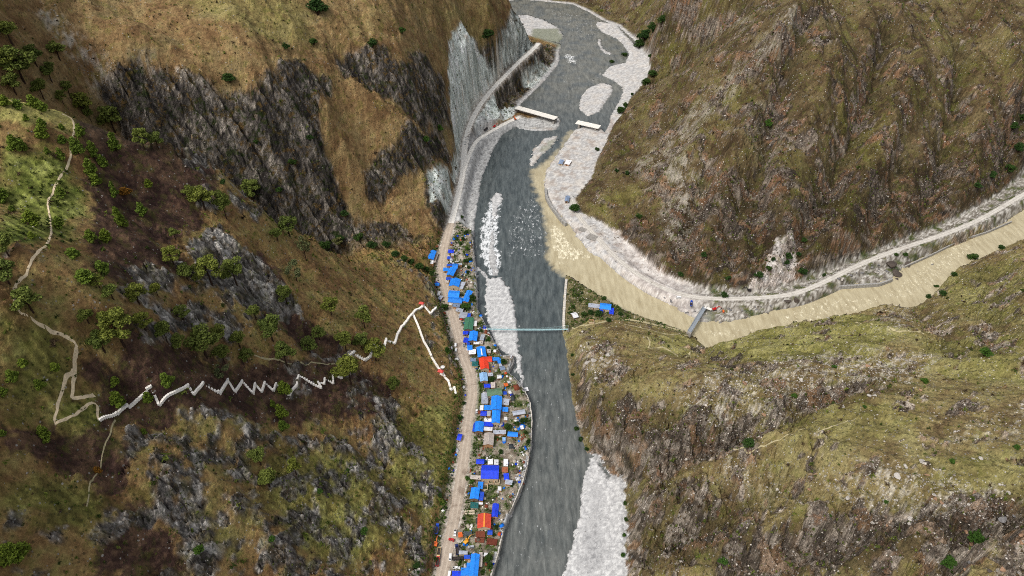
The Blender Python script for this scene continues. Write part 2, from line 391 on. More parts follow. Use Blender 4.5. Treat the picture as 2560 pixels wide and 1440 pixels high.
# spurs and gullies that the photograph shows
LINES = [ # pixels, height (minus: a gully), half width in metres
 ([(1125,352),(1050,290),(950,200),(860,140)], -15, 13), ([(1120,425),(1010,335),(900,245),(820,190)], 8, 12), ([(1130,435),(1030,440),(940,500)], -9, 10), ([(1090,600),(1000,540),(900,440),(830,300)], 6, 12), ([(880,560),(850,440),(800,330),(760,230)], -9, 9), ([(620,420),(600,330),(560,230)], -8, 8), ([(450,330),(420,250),(380,190)], -8, 8), ([(530,400),(500,300),(480,210)], 6, 8), ([(720,480),(690,360),(650,240)], 7, 8), ([(1000,560),(980,420),(930,300)], 5, 9),
 ([(800,110),(700,60),(640,0)], 5, 12), ([(560,130),(450,90),(330,40)], -5, 12), ([(230,180),(150,90),(90,10)], -7, 12),
 ([(2020,40),(1975,160),(1930,300),(1905,450),(1895,620)], -12, 11), ([(1985,640),(2060,500),(2110,380),(2180,220),(2230,60)], -15, 13), ([(2085,650),(2150,500),(2220,330),(2300,180)], 9, 14), ([(2290,590),(2350,430),(2390,280),(2410,120)], -13, 13), ([(2440,10),(2500,120),(2545,225)], 12, 11), ([(2500,460),(2540,330),(2575,240)], -16, 13), ([(2400,510),(2440,380),(2470,260)], 7, 10), ([(1700,430),(1800,275),(1950,95),(2040,10)], 7, 16), ([(1760,620),(1800,500),(1830,400),(1870,300)], 8, 11), ([(1700,640),(1740,520),(1770,430)], -8, 9), ([(1835,650),(1850,540),(1880,430)], -8, 9), ([(1590,560),(1640,480),(1700,420)], 5, 9), ([(1600,120),(1680,60),(1740,10)], -9, 12), ([(1580,240),(1680,170),(1790,80),(1850,20)], -9, 12), ([(1540,320),(1640,260),(1760,180)], 6, 12), ([(1510,410),(1600,340),(1700,280)], -6, 10), ([(2180,560),(2220,470),(2260,380)], -8, 9), ([(2020,330),(2060,230),(2100,140)], 6, 10),
 ([(1560,1215),(1660,1180),(1760,1110),(1870,1065),(1990,1020),(2120,965)], -11, 10), ([(1600,1150),(1700,1080),(1800,1000)], 5, 9), ([(1640,1260),(1750,1190),(1850,1130),(2000,1112)], 7, 11), ([(1580,1400),(1720,1330),(1850,1250),(1980,1215)], -9, 9), ([(1720,1440),(1880,1350),(2060,1300)], 7, 10), ([(1850,1440),(2000,1370),(2150,1330),(2280,1270)], -9, 10), ([(2330,1460),(2420,1380),(2480,1310),(2575,1265)], -15, 9), ([(2420,1460),(2500,1370),(2580,1330)], 8, 8), ([(1770,872),(1830,905),(1920,950),(2010,985)], -6, 10), ([(1450,960),(1520,940),(1610,930)], -4, 8), ([(2300,760),(2360,820),(2400,880)], -7, 12), ([(2480,660),(2500,760),(2480,860)], -6, 12),
 ([(500,630),(600,690),(680,760),(780,850),(900,930),(1030,1010)], -6, 8), ([(560,590),(680,680),(780,770),(900,850)], 4, 9), ([(200,890),(330,880),(480,890),(640,905)], -4, 7), ([(0,785),(90,800),(185,835),(205,870)], 6, 8), ([(150,1110),(250,1180),(350,1300),(420,1440)], -6, 10), ([(560,1120),(700,1200),(850,1330),(930,1440)], -6, 9), ([(420,1120),(560,1220),(700,1360)], 5, 9), ([(860,1080),(960,1160),(1050,1280)], -5, 9), ([(300,420),(330,520),(420,600)], -4, 10), ([(700,960),(850,1010),(1000,1080)], 4, 8),
]
gully = np.zeros_like(x); _dz = np.zeros_like(x)
for pts, amp, hw in LINES:
    d_, _ = line_d(wx, wy, np.array([ground(u, v) for u, v in pts]), hw * 2.6)
    e_ = np.exp(-(d_ / hw) ** 2); e_ = np.where(d_ > hw * 2.5, 0, e_)
    _dz += amp * e_ * (1.75 if pts[0][0] > 1430 else 1.2)
    if amp < 0: gully = np.maximum(gully, e_)
_fr = smooth(2, 22, dF) * (1 - flatw) * smooth(0.5, 14, roadd)
Z[:] = (Z.ravel() + _dz * _fr).reshape(NR, NC)
# slope of the smooth ground
def grads(Zg):
    dy = np.gradient(Zg, axis=0) / np.gradient(GY, axis=0)
    dxs = np.gradient(Zg, axis=1) / np.gradient(GX, axis=1)
    k = np.gradient(GX, axis=0) / np.gradient(GY, axis=0)
    return dxs.ravel().astype(np.float32), (dy - dxs * k).ravel().astype(np.float32)
gx, gy = grads(Z)
slope = np.sqrt(gx * gx + gy * gy)

free = smooth(2, 22, dF) * (1 - flatw) * smooth(0.5, 14, roadd)      # 1 where nothing has levelled the ground
n1 = fbm(x / 70, y / 70, 3, 1); n2 = fbm(tx_ / 22, ty_ / 22, 4, 2); n3 = fbm(tx_ / 6, ty_ / 6, 3, 3); n4 = fbm(tx_ / 2.2, ty_ / 2.2, 2, 4)

rockL = covers([
 ([(450,600),(520,560),(640,640),(700,700),(765,770),(730,810),(640,790),(560,720),(470,660)], 1.0),
 ([(300,680),(420,640),(560,700),(620,800),(540,870),(400,800),(300,740)], .62),
 ([(250,1075),(420,1050),(560,1020),(800,1010),(1000,1010),(1020,1080),(1100,1200),(1080,1440),(0,1440),(0,1260),(200,1310),(330,1250),(300,1150)], .50),
 ([(450,450),(560,430),(660,520),(650,560),(560,545),(470,500)], .55),
 ([(640,470),(700,515),(730,570),(650,545)], .8),
 ([(700,870),(870,850),(960,1000),(720,1010)], .42),
 ([(230,870),(560,860),(600,960),(300,980)], .45),
 ([(880,640),(1000,640),(1090,700),(1130,800),(1150,950),(1080,880),(1060,720)], .45),
], 4)
burnL = covers([
 ([(300,350),(500,400),(560,460),(500,520),(480,560),(380,610),(300,610),(240,560),(230,430)], 1),
 ([(250,560),(380,600),(480,660),(420,700),(300,710),(230,690),(200,620)], .8),
 ([(470,590),(560,640),(650,690),(670,750),(580,710),(500,660)], 1),
 ([(640,630),(710,690),(730,780),(800,820),(880,870),(860,905),(760,890),(700,830),(660,740)], .95),
 ([(190,880),(420,860),(600,900),(860,905),(985,955),(960,1040),(800,1050),(560,1030),(400,1060),(290,1060),(340,1120),(330,1240),(240,1240),(150,1100),(230,1060),(250,1000),(210,950)], .9),
 ([(0,1060),(150,1080),(240,1130),(210,1190),(60,1140),(0,1120)], .85),
 ([(330,1260),(420,1340),(560,1440),(240,1440),(200,1380)], .8),
], 5)
greenL = covers([
 ([(0,390),(150,390),(215,470),(190,560),(100,620),(0,640)], .9),
 ([(0,800),(170,850),(180,1000),(130,1060),(0,1040)], .6),
 ([(180,985),(250,1000),(255,1065),(150,1075)], .8),
 ([(0,1180),(200,1200),(320,1290),(100,1300),(0,1260)], .6),
 ([(950,1050),(1120,1000),(1150,1150),(1080,1300),(980,1250)], .5),
 ([(700,1100),(950,1150),(1020,1350),(800,1400),(650,1250)], .5),
], 6)
crestL = covers([([(0,262),(165,278),(385,368),(500,403),(420,402),(300,365),(140,312),(0,315)], .9)], 3)
cliff = covers([
 ([(235,205),(330,150),(430,175),(540,215),(640,225),(740,150),(830,205),(800,330),(830,420),(880,555),(1000,555),(1080,600),(1070,690),(930,650),(760,600),(650,530),(520,420),(400,385),(290,305)], 1),
 ([(830,130),(960,120),(1000,180),(1040,130),(1110,190),(1130,330),(1060,330),(960,245),(850,180)], 1),
 ([(930,390),(1000,340),(1110,330),(1130,420),(1060,420),(1010,440),(930,510),(905,480)], .9),
 ([(1060,430),(1120,420),(1140,500),(1120,570),(1090,560),(1060,500)], .9),
 ([(1120,105),(1180,98),(1240,150),(1330,105),(1400,120),(1400,185),(1345,240),(1290,280),(1225,300),(1190,330),(1170,400),(1150,470),(1125,440),(1140,380),(1128,300),(1122,200)], 1),
], 5)
pale = covers([
 ([(1120,105),(1180,98),(1225,170),(1260,170),(1215,240),(1170,320),(1160,400),(1140,460),(1125,440),(1140,380),(1128,300),(1122,200)], 1),
 ([(1060,425),(1120,415),(1140,500),(1115,540),(1075,510)], .75),
 ([(1240,120),(1330,105),(1340,118),(1290,160),(1250,180)], .6),
 ([(1230,235),(1300,265),(1285,290),(1220,305),(1190,335),(1180,310)], .9),
 ([(1300,170),(1390,150),(1390,190),(1340,230)], .62),
], 4)
slideFL = covers([([(75,10),(115,10),(200,90),(290,160),(250,250),(215,190),(150,110)], .55), ([(330,140),(390,150),(380,215),(330,190)], .5)], 6)
grnFL = covers([([(430,0),(760,0),(790,110),(640,90),(520,40)], .7), ([(1000,0),(1200,0),(1240,40),(1120,60)], .6), ([(820,90),(900,90),(1000,60),(960,20)], .3)], 10)
darkFR = covers([([(1540,560),(1700,520),(1900,480),(2200,420),(2450,330),(2560,280),(2560,445),(2400,535),(2200,605),(2000,690),(1900,725),(1750,722),(1640,680)], .75), ([(1880,160),(1990,150),(2020,330),(1960,430),(1850,330)], .35), ([(2050,180),(2300,130),(2330,330),(2150,340)], .35)], 10)
paleFR = covers([([(1655,430),(1740,400),(1785,480),(1725,650),(1660,600)], .75), ([(1560,430),(1700,300),(1900,100),(2000,50),(1960,140),(1800,270),(1680,410)], .55), ([(1720,60),(1830,40),(1870,70),(1780,110),(1740,110)], .8), ([(1850,280),(1930,280),(1960,370),(1880,380)], .35)], 8)
slipFR = covers([([(1480,560),(1540,570),(1570,620),(1660,690),(1640,715),(1560,675),(1500,620)], 1), ([(1800,742),(1850,722),(1895,695),(1925,640),(1940,605),(1985,600),(1990,660),(1975,725),(1930,745),(1860,748)], 1), ([(2170,630),(2220,610),(2240,635),(2180,655)], .7)], 4)
grnNR = covers([([(1750,875),(2000,805),(2200,785),(2270,830),(2150,905),(1900,905)], .85), ([(2280,840),(2560,830),(2560,960),(2380,940)], .7), ([(2350,680),(2560,640),(2560,800),(2380,780)], .6), ([(1620,840),(1750,850),(1760,880),(1700,900),(1640,870)], .7), ([(1950,1040),(2250,1020),(2300,1090),(1980,1110)], .5), ([(2300,1150),(2560,1130),(2560,1260),(2340,1240)], .5)], 8)
screeNR = covers([([(1690,990),(1850,930),(2100,870),(2350,900),(2250,960),(2050,1010),(1900,1080),(1760,1080)], .9), ([(1440,880),(1520,860),(1560,930),(1500,960)], .9), ([(2040,1200),(2250,1170),(2560,1280),(2450,1340),(2150,1330)], .8), ([(2200,760),(2290,750),(2280,830),(2200,830)], .5), ([(2350,1100),(2560,1020),(2560,1110)], .6), ([(1700,1100),(1900,1130),(2000,1260),(1850,1260)], .5)], 8)
darkNR = covers([([(1425,880),(1470,980),(1560,985),(1700,1010),(1890,1055),(1880,1110),(1700,1140),(1640,1200),(1560,1210),(1470,1130)], .8), ([(1555,1230),(1700,1200),(1800,1240),(1900,1330),(2050,1340),(2200,1290),(2300,1340),(2250,1440),(1555,1440)], .75), ([(2200,1330),(2350,1270),(2560,1240),(2560,1300),(2400,1380),(2360,1440),(2200,1440)], .8), ([(1850,1000),(2200,940),(2300,1000),(2000,1060)], .4)], 8)
outNR = covers([([(2370,1400),(2480,1320),(2560,1290),(2560,1440),(2350,1440)], .95)], 4)
print('covers', time.time() - T0)

# ------------------------------------------------------------------ relief
zz = Z.ravel().astype(np.float32)
# broad spurs and gullies, running downhill
fall = zz * 0.9
def strips(tx, ty, lam, Lam, seed, warp=6.0):
    a = (x * tx + y * ty + n2 * warp) / lam
    return a, (fall + n1 * 20) / Lam
aL, bL = strips(0.25, 0.97, 46, 120, 1); aF, bF = strips(0.85, 0.52, 50, 150, 2)
aR, bR = strips(0.95, 0.30, 55, 150, 3); aN, bN = strips(0.55, 0.83, 50, 120, 4)
g = (wL * (ridged(aL, bL, 3, 11) - .55) * 8.5 + wFL * (ridged(aF, bF, 3, 12) - .55) * 12 + wFR * (ridged(aR, bR, 3, 13, .45) - .55) * 12 + wNR * (ridged(aN, bN, 4, 14, .6) - .55) * 14)
zz = zz + g * free * smooth(.12, .5, slope)
zz = zz + free * (n2 * 1.6 + n3 * 0.55 + n4 * 0.22)
# layered cliffs: slabs standing on edge across the face, dipping to the right
ca = (x * 0.80 + y * 0.60 + zz * 0.34 + n2 * 3)
f1, f21, r1, r2, r3, dx_, dy_ = worley(ca / 6.5, (zz + ca * 0.25 + n2 * 8) / 42.0, 5)
h1, h21, q1, q2, q3, _, _ = worley(ca / 2.4, (zz + ca * 0.3) / 16.0, 9)
slab = (r1 - .45) * 7.0 + dx_ * 5.0 * (r3 - .3) + (q1 - .5) * 2.4 - 2.2 * (1 - smooth(0, .12, f21))
cl = cliff * free
zz = zz + cl * slab * (1.35 - .95 * np.clip(pale, 0, 1))
steep = smooth(.7, 1.4, slope)
zz = zz + (1 - free) * steep * smooth(.8, 3, roadd) * smooth(0, 3, dF) * (1 - flatw) * ((q1 - .5) * 3.2 + n3 * 1.4)
# outcrops on the near face and blocks elsewhere
ux, uy = tx_ * .86 - ty_ * .5, tx_ * .5 + ty_ * .86
F1, F21, R1, R2, R3, DX, DY = worley((ux + n3 * 1.2) / 13.0, (uy + n3 * 1.2) / 6.5, 21)
G1, G21, Q1, Q2, Q3, EX, EY = worley((ux + n4) / 4.6, (uy + n4) / 2.6, 23)
rn = fbm(tx_ / 30, ty_ / 30, 3, 77) * .55 + fbm(tx_ / 9, ty_ / 9, 2, 78) * .3
rockm = smooth(.40, .66, rockL + rn * 1.25 - burnL * .08) * wL
rockg = np.maximum(rockm, smooth(.55, .8, .28 + rn) * .0)
frr = smooth(.20, .32, fbm(tx_ / 34, ty_ / 26, 4, 91, .55) * 1.0 + fbm(tx_ / 7, ty_ / 7, 2, 92) * .25 + darkFR * .22 + paleFR * .15 + slope * .08 + gully * .1 - .04) * wFR
nrr = smooth(.28, .40, fbm(tx_ / 34, ty_ / 24, 4, 93, .55) * 1.0 + fbm(tx_ / 7, ty_ / 7, 2, 94) * .25 + gully * .12 + screeNR * .1 + darkNR * .42 + slope * .08) * wNR
nrr = np.maximum(nrr, outNR)
blocks = 1.35 * (R1 - .35) * 4.2 + (DX * (R2 - .5) + DY * (R3 - .35)) * 6.0 + (Q1 - .4) * 1.8 + EY * 1.2 - 1.6 * (1 - smooth(0, .10, F21)) - .6 * (1 - smooth(0, .12, G21))
rk = np.maximum(np.maximum(rockm, frr), nrr) * free
rk = np.maximum(rk, outNR)
zz = zz + rk * blocks
# banks, bars, terraces keep a little unevenness
lev = (1 - free)
pav = smooth(0.2, 2.5, roadd)
zz = zz + lev * pav * ((n3 * .18 + n4 * .12) * (1 - .5 * flatw)) * np.where(dFw < 0, barw, 1)
Z[:] = zz.reshape(NR, NC)
print('relief', time.time() - T0)

# ------------------------------------------------------------------ colour of the cover
def tri(n, a, b, c):
    t = np.clip(n * 1.6 + .5, 0, 1); out = np.empty((len(t), 3), np.float32)
    for k in range(3): out[:, k] = np.interp(t, [0, .5, 1], [a[k], b[k], c[k]])
    return out
nA = fbm(tx_ / 45, ty_ / 45, 4, 101); nB = fbm(tx_ / 14, ty_ / 14, 4, 102); nC = fbm(tx_ / 4, ty_ / 4, 3, 103); nD = fbm(tx_ / 1.6, ty_ / 1.6, 2, 104)
mixn = nA * .6 + nB * .5 + nC * .35
one = np.ones_like(x)
cL = tri(mixn, lin(92, 68, 42), lin(112, 90, 54), lin(110, 100, 56))
cL = mixc(cL, tri(mixn, lin(64, 74, 26), lin(86, 92, 36), lin(108, 112, 54)), np.clip(greenL * 1.1, 0, 1))
stripe = np.sin((x * .42 + y * .9 + n3 * 1.6 + n2 * 5) * (2 * math.pi / 5.0))
cL = cL * (1 + .36 * stripe * np.clip(greenL + .15, 0, 1))[:, None]
cL = mixc(cL, lin(128, 122, 66), crestL)
bw = smooth(.30, .70, burnL + nB * .35 + nC * .25)
cL = mixc(cL, tri(nB + nC * .6, lin(40, 27, 26), lin(53, 37, 34), lin(76, 56, 44)), bw * .94)
rockcol = tri((R2 - .5) * .5 + (Q2 - .5) * .35 + nC * .25 + nD * .3, lin(54, 50, 47), lin(88, 84, 80), lin(140, 136, 130))
rockcol = mixc(rockcol, lin(92, 88, 48), smooth(.1, .5, nB + nC * .5) * .55)
cL = mixc(cL, rockcol, rockm)
cL = mixc(cL, lin(36, 28, 25), rockm * (1 - smooth(.0, .09, F21)) * .8)
cFL = tri(mixn, lin(98, 72, 40), lin(120, 94, 54), lin(132, 112, 66))
cFL = mixc(cFL, tri(mixn, lin(102, 90, 44), lin(118, 110, 52), lin(138, 128, 70)), np.maximum(grnFL, smooth(.25, .7, n1) * .4))
cFL = mixc(cFL, lin(160, 156, 150), slideFL * smooth(-.1, .3, nB + nC))
cFL = mixc(cFL, lin(66, 54, 34), smooth(.15, .5, nA + nB * .4) * .35)
ccol = tri((r2 - .5) * .55 + (q2 - .5) * .55 + nC * .2 + nD * .2, lin(44, 40, 38), lin(74, 68, 63), lin(124, 115, 104))
ccol = mixc(ccol, tri(nC, lin(52, 60, 26), lin(82, 80, 38), lin(110, 88, 52)), smooth(.18, .42, nB * .8 + nC * .6 + (1 - slope) * .12) * .8)
ccol = mixc(ccol, lin(34, 32, 30), (1 - smooth(.0, .07, f21)) * .7)
pcol = tri((r2 - .5) * .6 + (q2 - .5) * .6 + nC * .35 + nD * .3, lin(140, 146, 140), lin(190, 198, 192), lin(224, 228, 222))
pcol = mixc(pcol, lin(150, 164, 156), .35 * one)
pcol = mixc(pcol, lin(176, 152, 128), smooth(.25, .5, nB) * .6)
pcol = mixc(pcol, lin(70, 66, 56), smooth(.3, .5, nC + nD * .5 - .05) * .7)
cw = smooth(.28, .78, cliff + nB * .32 + nC * .34)
cFL = mixc(cFL, ccol, cw)
cFL = mixc(cFL, pcol, smooth(.35, .7, pale + nB * .25))
cFR = tri(mixn, lin(70, 56, 38), lin(98, 82, 54), lin(120, 106, 72))
cFR = mixc(cFR, tri(nB, lin(88, 84, 36), lin(106, 100, 46), lin(128, 120, 66)), smooth(.05, .5, n1 + nB * .4) * .6)
cFR = mixc(cFR, lin(52, 41, 31), np.clip(darkFR * .95 + smooth(.1, .5, nB + nC * .5) * .25, 0, 1) * smooth(-.6, .3, nC))
cFR = mixc(cFR, lin(172, 164, 152), paleFR * smooth(-.15, .35, nB + nC * .8))
frock = tri((R2 - .5) * .6 + (Q2 - .5) * .4 + nC * .3 + nD * .3, lin(60, 52, 48), lin(104, 92, 82), lin(160, 146, 130))
frock = mixc(frock, lin(158, 112, 72), smooth(.62, .8, R3 + nB * .3) * .6)
cFR = mixc(cFR, tri(nC, lin(34, 34, 20), lin(50, 50, 28), lin(74, 66, 42)), gully * .75 * smooth(-.4, .2, nB))
frock = frock * (1 - .35 * np.clip(darkFR, 0, 1))[:, None]
cFR = mixc(cFR, frock, frr * .9)
cFR = mixc(cFR, tri(nB + nC * .6, lin(168, 154, 142), lin(196, 184, 174), lin(216, 210, 204)), smooth(.4, .7, slipFR + nC * .15))
cNR = tri(mixn, lin(100, 84, 56), lin(124, 110, 70), lin(136, 126, 82))
cNR = mixc(cNR, tri(mixn, lin(98, 98, 46), lin(124, 122, 62), lin(146, 142, 86)), grnNR * .85)
cNR = mixc(cNR, lin(56, 46, 32), np.clip(darkNR * 1.05, 0, 1) * smooth(-.7, .2, nC))
cNR = mixc(cNR, lin(74, 84, 34), smooth(.2, .5, nB + nC * .6 - .1) * (darkNR * .25 + .15))
cNR = mixc(cNR, tri(nC + nD * .5, lin(120, 106, 90), lin(162, 150, 138), lin(196, 190, 180)), screeNR * .7 * smooth(-.05, .45, nB + nC))
nrock = tri((R2 - .5) * .6 + (Q2 - .5) * .4 + nC * .3 + nD * .3, lin(70, 62, 56), lin(116, 104, 92), lin(174, 162, 148))
nrock = mixc(nrock, lin(160, 120, 82), smooth(.7, .85, R3 + nB * .25) * .5)
cNR = mixc(cNR, tri(nC, lin(42, 44, 22), lin(66, 64, 34), lin(90, 82, 50)), gully * .55 * smooth(-.4, .2, nB))
nrock = nrock * (1 - .42 * np.clip(darkNR, 0, 1))[:, None]
cNR = mixc(cNR, nrock, nrr * .9)
col = cL * wL[:, None] + cFL * wFL[:, None] + cFR * wFR[:, None] + cNR * wNR[:, None]
# gravel along the rivers: pale granite pebbles, sand, darker wet margins
grav = tri(nC * .8 + nD * .6, lin(168, 168, 168), lin(186, 186, 185), lin(206, 206, 204))
sandy = tri(nB + nC * .6, lin(150, 140, 130), lin(172, 164, 154), lin(196, 190, 182))
gsel = smooth(-.1, .3, nB)
isFR = (wFR > .5)
brownp = smooth(.08, .38, fbm(x / 17, y / 17, 4, 150, .6)) * isFR * (y < 1000) * .6
grav = mixc(grav, sandy, np.where(isFR & (y < 1000), .25 + gsel * .7, np.where(y > 1000, .2 + gsel * .5, 0)))
lowbank = (1 - smooth(.0, 9, dFw)) * np.where(y > 640, 1, .5) * (1 - wNR)
leftgrav = covers([([(1130,560),(1150,480),(1165,420),(1175,370),(1195,345),(1250,312),(1290,295),(1400,290),(1400,325),(1290,325),(1250,345),(1215,410),(1195,500),(1180,570),(1160,580)], 1), ([(1150,400),(1160,360),(1200,290),(1250,300),(1230,320),(1190,350)], .8)], 4)
gw = np.maximum.reduce([smooth(0, .4, barw) * (dFw < 6), (dFw < 0) * (1.0 - .9 * ((wNR > .5) & (barw < .1))), lowbank * (flatw < .5), leftgrav])
greenbar = covers([([(1330,72),(1395,72),(1408,105),(1395,125),(1330,105)], .8), ([(1350,372),(1372,352),(1388,352),(1362,382)], .6)], 4)
grav = mixc(grav, lin(118, 124, 96), greenbar)
grav = mixc(grav, lin(146, 128, 114), brownp)
grav = mixc(grav, tri(nC + nD * .5, lin(140, 140, 138), lin(168, 168, 165), lin(192, 192, 188)), leftgrav * .85)
rub = tri(nC * .8 + nD * .7, lin(96, 88, 76), lin(142, 136, 126), lin(190, 186, 178))
rub = mixc(rub, tri(nC, lin(50, 62, 32), lin(74, 84, 44), lin(100, 96, 60)), smooth(.05, .3, nB + nC * .3))
grav = mixc(grav, rub, smooth(165, 215, x) * (y < 1000))
grav = mixc(grav, tri(nB + nC * .6, lin(150, 138, 130), lin(186, 176, 168), lin(212, 206, 200)), smooth(110, 140, x) * (1 - smooth(165, 215, x)) * (y < 760) * .7)
col = mixc(col, grav, gw)
darkbar = covers([([(1470,1300),(1488,1280),(1500,1360),(1496,1440),(1460,1440)], .8), ([(1470,1190),(1500,1230),(1505,1300),(1480,1280)], .6)], 4)
col = mixc(col, lin(120, 120, 122), darkbar * smooth(-.1, .25, nC + nD * .6))
wetm = (1 - smooth(.25, .75, Z.ravel())) * gw
col = col * (1 - .45 * wetm)[:, None]
# village terrace: trodden earth, grass, rubble
vill = tri(nB * .8 + nC * .7, lin(120, 108, 92), lin(160, 148, 134), lin(192, 182, 168))
vill = mixc(vill, tri(nC, lin(52, 64, 30), lin(84, 92, 48), lin(112, 112, 70)), smooth(.05, .35, nB + nC * .4 + np.where(x > rx - 70, .1, -.3)))
vill = mixc(vill, lin(104, 78, 62), smooth(.3, .5, fbm(tx_ / 9, ty_ / 9, 3, 140)) * .6)
isv = smooth(.5, .95, flatw)
vill = mixc(vill, tri(nC, lin(34, 52, 20), lin(66, 80, 34), lin(96, 100, 54)), smooth(.0, .25, fbm(x / 12, y / 12, 3, 141) + nC * .3 - .12 * (x < rx - 90)) * smooth(1, 5, roadd) * .75)
pen = isv * (x > rx)
vill = mixc(vill, tri(nB + nC * .5, lin(58, 60, 30), lin(92, 84, 48), lin(128, 116, 82)), pen * .9)
col = mixc(col, vill, isv * (1 - gw * (dFw < 3)))
roadside = (1 - smooth(.3, 4, roadd)) * (1 - smooth(0, .5, gw)) * (1 - .45 * isv)
col = mixc(col, tri(nC + nB * .5, lin(150, 138, 122), lin(184, 174, 160), lin(206, 198, 188)), roadside * .9)
# fine speckle of the cover itself
col = col * (1 + (nD * .32 + nC * .16)[:, None] * (1 - .55 * np.clip(gw + isv, 0, 1))[:, None])
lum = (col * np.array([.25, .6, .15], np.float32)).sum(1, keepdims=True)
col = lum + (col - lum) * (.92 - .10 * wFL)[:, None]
col = col * (1 + .70 * wL + .34 * wFL - .13 * wFR)[:, None] ** np.where(gw + isv + roadside > .5, 0, 1)[:, None]  # left faces brightened in their colour to make up for the weak sun there
col = np.clip(col, 0.004, 0.85)
scree = np.clip(wNR * (.30 + .55 * screeNR + .15 * smooth(-.1, .4, nB)) + wFR * (.24 + .5 * paleFR + .1 * smooth(0, .4, nB)) + wFL * (.05 + slideFL * .6 + .08 * smooth(.1, .4, nB)) + wL * (.10 + .16 * smooth(0, .4, nB) + .12 * rockm), 0, 1) * (1 - isv) * (1 - gw) * (1 - roadside)
rockattr = np.clip(np.maximum.reduce([rockm, cw * wFL, frr, nrr]), 0, 1)
strata = np.clip((cw * wFL + .5 * rockm * wL) * (1 - smooth(.1, .6, gw)) * smooth(.5, 4, roadd), 0, 1)
stony = np.clip((frr * .9 + wFR * .12 + nrr * .85 + wNR * (.10 + .25 * screeNR) + wL * .06) * free, 0, 1)
gravattr = np.clip(np.maximum(gw, isv * .35), 0, 1)
print('colour', time.time() - T0)

# ------------------------------------------------------------------ node material helpers
def new_mat(name, base=(.5, .5, .5), rough=.85, spec=.25):
    m = bpy.data.materials.new(name); m.use_nodes = True
    b = m.node_tree.nodes['Principled BSDF']
    b.inputs['Base Color'].default_value = (*base, 1); b.inputs['Roughness'].default_value = rough
    b.inputs['Specular IOR Level'].default_value = spec
    return m
class NT:
    def __init__(s, m): s.t = m.node_tree; s.b = s.t.nodes['Principled BSDF']
    def n(s, typ, **kw):
        o = s.t.nodes.new(typ)
        for k, v in kw.items(): setattr(o, k, v)
        return o
    def l(s, a, b): s.t.links.new(a, b)
    def noise(s, scale, detail=4, rough=.6, vec=None, dim='3D'):
        o = s.n('ShaderNodeTexNoise'); o.inputs['Scale'].default_value = scale; o.inputs['Detail'].default_value = detail; o.inputs['Roughness'].default_value = rough
        if vec is not None: s.l(vec, o.inputs['Vector'])
        return o.outputs['Fac']
    def ramp(s, fac, stops):
        o = s.n('ShaderNodeValToRGB'); e = o.color_ramp.elements
        while len(e) < len(stops): e.new(.5)
        for k, (p, c) in enumerate(stops): e[k].position = p; e[k].color = (c, c, c, 1) if not hasattr(c, '__len__') else (*c, 1)
        s.l(fac, o.inputs[0]); return o.outputs[0]
    def math(s, op, a, b=None, clamp=False):
        o = s.n('ShaderNodeMath', operation=op); o.use_clamp = clamp
        for i, v in enumerate((a, b)):
            if v is None: continue
            if hasattr(v, 'links') or hasattr(v, 'is_linked'): s.l(v, o.inputs[i])
            else: o.inputs[i].default_value = v
        return o.outputs[0]
    def mix(s, fac, a, b, blend='MIX'):
        o = s.n('ShaderNodeMix', data_type='RGBA', blend_type=blend)
        for i, v in ((0, fac), (6, a), (7, b)):
            if hasattr(v, 'is_linked'): s.l(v, o.inputs[i])
            elif hasattr(v, '__len__'): o.inputs[i].default_value = (*v, 1)
            else: o.inputs[i].default_value = v
        return o.outputs[2]
    def attr(s, name):
        o = s.n('ShaderNodeAttribute'); o.attribute_name = name; return o
    def bump(s, h, strength=.5, dist=1.0, normal=None):
        o = s.n('ShaderNodeBump'); o.inputs['Strength'].default_value = strength; o.inputs['Distance'].default_value = dist
        s.l(h, o.inputs['Height'])
        if normal is not None: s.l(normal, o.inputs['Normal'])
        return o.outputs[0]

def grid_mesh(name, zarr, keep=None):
    idx = np.arange(NR * NC).reshape(NR, NC)
    q = np.stack([idx[:-1, :-1], idx[:-1, 1:], idx[1:, 1:], idx[1:, :-1]], -1).reshape(-1, 4)
    co = np.stack([FX, FY, zarr], -1)
    used = None
    if keep is not None:
        q = q[keep[q[:, 0]]]
        used = np.unique(q); re = np.zeros(NR * NC, np.int64); re[used] = np.arange(len(used)); q = re[q]; co = co[used]
    me = bpy.data.meshes.new(name)
    me.vertices.add(len(co)); me.vertices.foreach_set('co', co.ravel().astype(np.float32))
    me.loops.add(q.size); me.loops.foreach_set('vertex_index', q.ravel().astype(np.int32))
    me.polygons.add(len(q)); me.polygons.foreach_set('loop_start', np.arange(0, q.size, 4, dtype=np.int32)); me.polygons.foreach_set('loop_total', np.full(len(q), 4, np.int32))
    me.update()
    return me, used
def vattr(me, name, arr):
    if arr.ndim == 2:
        a = me.attributes.new(name, 'FLOAT_COLOR', 'POINT'); a.data.foreach_set('color', np.concatenate([arr, np.ones((len(arr), 1))], 1).ravel().astype(np.float32))
    else:
        a = me.attributes.new(name, 'FLOAT', 'POINT'); a.data.foreach_set('value', arr.astype(np.float32))

def link(name, me, mat=None, parent=None, label=None, category=None, group=None, kind=None, loc=None, rz=None):
    o = bpy.data.objects.new(name, me); COL.objects.link(o)
    if mat is not None: me.materials.clear(); me.materials.append(mat)
    if parent is not None: o.parent = parent
    if label: o['label'] = label
    if category: o['category'] = category
    if group: o['group'] = group
    if kind: o['kind'] = kind
    if loc is not None: o.location = loc
    if rz is not None: o.rotation_euler = (0, 0, rz)
    return o

